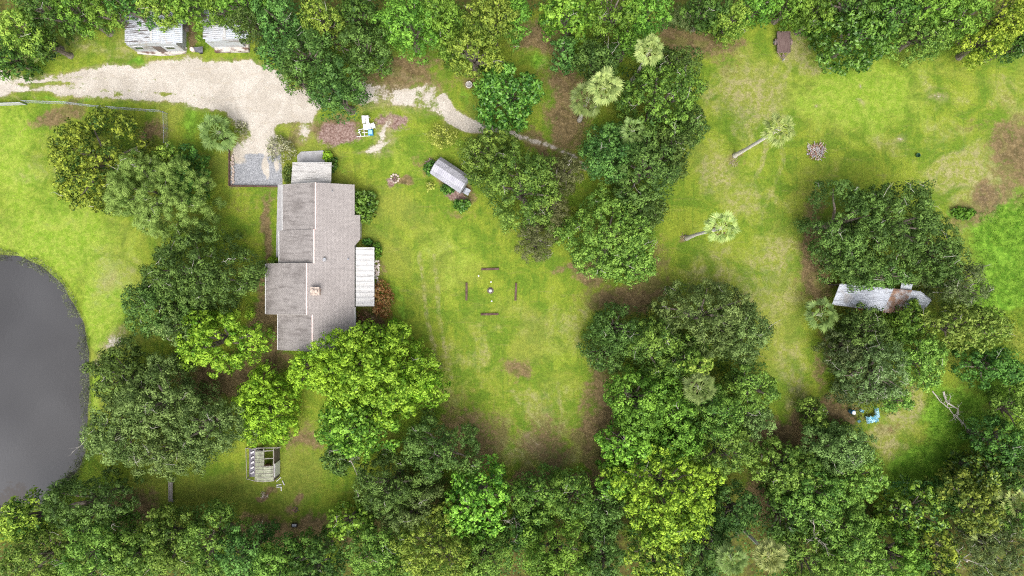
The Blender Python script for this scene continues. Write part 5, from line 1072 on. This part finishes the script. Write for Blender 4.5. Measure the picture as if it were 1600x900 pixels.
# blue tarps and junk
def tarp(x, y, w_, h_, rz, z, seed, lab, mat=BLUE):
    X, Y, _ = P(x, y, z); nx2 = 12; m = MB((X, Y, 0)); r = np.random.RandomState(seed); hh = r.rand(nx2+1, nx2+1)*.22+z
    hh[0, :] *= .6; hh[-1, :] *= .6; k0 = 0; ca, sa = math.cos(rz), math.sin(rz)
    for i in range(nx2+1):
        for j in range(nx2+1):
            e = 1+.22*math.sin(i*1.7+seed)+.15*math.sin(j*2.3); u, v = (i/nx2-.5)*w_*(.8+.2*e), (j/nx2-.5)*h_*e; m.v.append((X+u*ca-v*sa, Y+u*sa+v*ca, hh[i, j]))
    n2 = len(m.v)
    for i in range(n2): x_, y_, z_ = m.v[i]; m.v.append((x_, y_, z_-.03))
    for i in range(nx2):
        for j in range(nx2): e = i*(nx2+1)+j; m.f += [(e, e+nx2+1, e+nx2+2, e+1), (n2+e, n2+e+1, n2+e+nx2+2, n2+e+nx2+1)]; m.m += [0, 0]
    return tag(m.build('tarp', mat), lab, 'tarp')
tarp(1364, 655, 1.5, .8, .2, .6, 1, 'largest crumpled light blue tarp in the scrub below the rusty barn')
tarp(1371, 645, .45, 1.1, .1, .6, 2, 'narrow upright strip of light blue tarp above the largest one')
tarp(1346.5, 642, .5, .3, -.4, .5, 3, 'small scrap of light blue tarp right of the blue and white barrel')
tarp(1342, 658, .4, .3, .7, .5, 4, 'small teal scrap of tarp at the lower left of the largest tarp')
X, Y, _ = P(1333, 644, .8); bl = empty('barrel', (X, Y, 0), 'dark blue barrel with a white lid at the left of the blue tarps', 'barrel'); MB((X, Y, 0)).lathe((X, Y, 0), [(.27, 0), (.3, .3), (.27, .6), (.3, .9), (.26, 1.0)], 16).build('body', DBLUE, bl); MB((X, Y, 0)).lathe((X+.0, Y-.05, 1.0), [(.24, 0), (.24, .05)], 16).build('lid', WHITEP, bl)

# white yard furniture by the mulch bed
X, Y, _ = P(573, 192, 0); lc = empty('lounge_chair', (X, Y, 0), 'white folding lounge chair at the top of the clutter on the mulch ring', 'lounge chair'); o3 = (X, Y, 0)
for s in (-1, 1): MB(o3).box((X-.05+s*.24, Y+.3, .62), (.42, 1.0, .05), .1*0+.12).build('backrest', WHITEP, lc)
MB(o3).box((X+.12, Y-.6, .42), (.95, .8, .05), .12).build('seat', WHITEP, lc)
for sx in (-.35, .5):
    for sy in (-.9, .6): MB(o3).bar((X+sx, Y+sy, 0), (X+sx, Y+sy, .42 if sy < 0 else .58), .05).build('leg', WHITEP, lc)
X, Y, _ = P(584, 198.5, 0); wc_ = empty('plastic_chair', (X, Y, 0), 'white plastic chair lying right of the white lounge chair', 'chair'); o3 = (X, Y, 0)
MB(o3).box((X, Y, .42), (.5, .5, .05), .4).build('seat', WHITEP, wc_); MB(o3).bar((X-.3, Y+.18, .62), (X+.15, Y+.38, .62), .05, .42).build('backrest', WHITEP, wc_)
for sx, sy in ((-.2, -.25), (.25, -.2), (-.25, .2), (.2, .25)): MB(o3).bar((X+sx, Y+sy, 0), (X+sx, Y+sy, .42), .045).build('leg', WHITEP, wc_)
X, Y, _ = P(580, 208, 0); co = empty('cooler', (X, Y, 0), 'blue cooler with a pale lid amid the white clutter on the mulch ring', 'cooler'); MB((X, Y, 0)).box((X, Y, .25), (.62, .72, .5), .06).build('body', DBLUE, co); MB((X, Y, 0)).box((X, Y, .53), (.5, .5, .06), .06).build('lid', surf('pale_blue', (.30, .55, .75), None, rough=.4), co)
X, Y, _ = P(568, 207, 0); bf = empty('bicycle_frame', (X, Y, 0), 'bare white cart frame with bent bars left of the blue cooler', 'cart frame'); m = MB((X, Y, 0))
for a, b_ in (((-.9, -.55, .1), (.9, -.45, .1)), ((-.3, -.5, .1), (-.55, .25, .4)), ((.15, -.5, .1), (.15, .3, .45)), ((-.55, .25, .4), (.5, .5, .4)), ((-.1, -.1, .3), (.6, -.05, .3)), ((-.7, -.1, .2), (-.3, .1, .4))): m.tube([(X+a[0], Y+a[1], a[2]), (X+b_[0], Y+b_[1], b_[2])], .045, 6)
m.build('frame', WHITEP, bf); bf.name = 'cart_frame'
for s in (-.5, .1): MB((X, Y, 0)).tube([(X+s, Y+.1, .18), (X+s+.06, Y+.12, .18)], .18, 14).build('wheel', RUBBER, bf)
X, Y, _ = P(1433, 243, 0); tag(MB((X, Y, 0)).lathe((X, Y, gz(X, Y)), [(.2, 0), (.27, .34), (.29, .36), (.23, .35), (.18, .06)], 14).build('flowerpot', surf('dark_green_plastic', (.02, .07, .03), None, rough=.5)), 'dark green pot standing on the east lawn above the great live oak', 'pot')

# wire fence round the west garden
def fence_run(pts, lab, name='wire_fence'):
    w3 = [P(x, y, 0) for x, y in pts]; c3 = (w3[0][0], w3[0][1], 0); f = empty(name, c3, lab, 'fence')
    wi = MB(c3); hp = 1.2; allp = []
    for (a, b_) in zip(w3, w3[1:]):
        a, b_ = np.array(a), np.array(b_); n = max(1, int(round(np.linalg.norm(b_-a)/2.4)))
        for k in range(n): allp.append(a+(b_-a)*k/n)
        wi.tube([a+(0, 0, hp), b_+(0, 0, hp)], .028, 5)
        L = np.linalg.norm(b_-a); u = (b_-a)/L
        for z in (.1, .35, .6, .85): wi.tube([a+(0, 0, z), b_+(0, 0, z)], .008, 3)
        for k in range(int(L/.3)): p = a+u*k*.3; wi.tube([p+(0, 0, .03), p+(0, 0, hp)], .006, 3, cap=False)
    allp.append(np.array(w3[-1]))
    wi.build('wire_mesh', TIN, f)
    for p in allp: MB(c3).tube([(p[0], p[1], -.1), (p[0], p[1], hp+.08)], .045, 7).build('post', TIN, f)
fence_run([(44, 161), (110, 163), (150, 168), (200, 172), (256, 176)], 'long thin wire fence between the sand road and the yellow-tipped tree')
fence_run([(262, 178), (263, 226)], 'short wire fence running down from the corner, left of the fan palm')
p, q = P(-12, 166, 0), P(42, 164, 0); c3 = ((p[0]+q[0])/2, (p[1]+q[1])/2, 0); gt = empty('farm_gate', c3, 'pale sheet-metal gate cut by the left edge below the sand road', 'gate')
m = MB(c3); m.bar((p[0], p[1], .7), (q[0], q[1], .7), .04, .95); m.build('panel', WHITE, gt); m = MB(c3)
for z in (.18, 1.22): m.bar((p[0], p[1], z), (q[0], q[1], z), .06)
for e in (p, q): m.bar((e[0], e[1], 0), (e[0], e[1], 1.25), .07)
m.build('frame', TIN, gt)

# dead wood
def dead_tree(name, x, y, h, seed, lab, lean=(0, 0), n=6, L=2.2, r=.10, cat='dead tree'):
    rg = np.random.default_rng(seed); X, Y, _ = P(x, y, h*.8); X -= lean[0]; Y -= lean[1]; m = MB((0, 0, 0))
    root = empty(name, (X, Y, max(gz(X, Y), -.5)), lab, cat)
    top = np.array((lean[0], lean[1], h*.75)); m.tube([(0, 0, -.1), tuple(top*.5), tuple(top)], [r*2, r*1.3, r], 7)
    tb = MB((0, 0, 0))
    for k in range(n):
        d = rg.normal(size=3)+np.array((0, 0, .4)); twig_mesh(tb, tuple(top*rg.uniform(.8, 1)), d/np.linalg.norm(d), L*rg.uniform(.6, 1.1), r*.6, rg, 2)
    m.build('trunk', [TWIG, TWIG], root); tb.build('branches', [PALE, PALE], root); return root
dead_tree('dead_tree', 988, 36, 9.5, 1, 'pale dead branches sticking out of the trees above the twin palms', (0, 0), 6, 2.6)
dead_tree('dead_tree', 545, 722, 6.5, 2, 'pale dead limbs over the lawn right of the greenhouse', (.6, .5), 5, 2.6)
dead_tree('dead_tree', 804, 812, 7, 3, 'white dead tree in the gap below the south lawn tip', (0, 0), 5, 2.4)
dead_tree('dead_tree', 1278, 843, 9, 4, 'grey dead tree in the thicket right of the southernmost palms', (0, 0), 6, 3.0)
dead_tree('dead_tree', 1516, 880, 9, 5, 'white forked dead tree at the bottom edge near the right corner', (0, 0), 5, 2.2)
dead_tree('dead_tree', 163, 878, 10.5, 6, 'twisted pale dead limbs at the bottom edge left', (0, 0), 7, 2.8)
dead_tree('dead_tree', 1348, 540, 6.5, 7, 'white forked dead tree in the scrub below the rusty barn', (0, 0), 5, 2.2)
dead_tree('dead_tree', 1065, 135, 12, 8, 'grey dead treetop poking out of the large dark tree', (0, 0), 4, 2.0)
for (a, b_, r, sd_, lab) in (((1470, 607), (1512, 672), .12, 3, 'fallen grey trunk, right one of the two in the vivid grass gap'), ((1456, 610), (1505, 665), .07, 4, 'thinner fallen trunk, left one of the two in the vivid grass gap'), ((1520, 668), (1540, 694), .11, 5, 'short fallen grey trunk below the two long ones')):
    rg = np.random.default_rng(sd_); p, q = np.array(P(*a, .7)), np.array(P(*b_, .9)); m = MB(tuple(p*(1, 1, 0))); pts = [p+(q-p)*t+rg.normal(0, .15, 3) for t in np.linspace(0, 1, 7)]
    m.tube(pts, [r*(1.1-.12*k) for k in range(7)], 7, mi=1)
    for k in range(9):
        t = rg.uniform(.1, .95); d = rg.normal(size=3); d[2] = abs(d[2])*.4; twig_mesh(m, tuple(p+(q-p)*t), d/np.linalg.norm(d), rg.uniform(.6, 1.5), .04, rg, 1)
    tag(m.build('fallen_trunk', [BARK, TWIG]), lab, 'fallen tree')
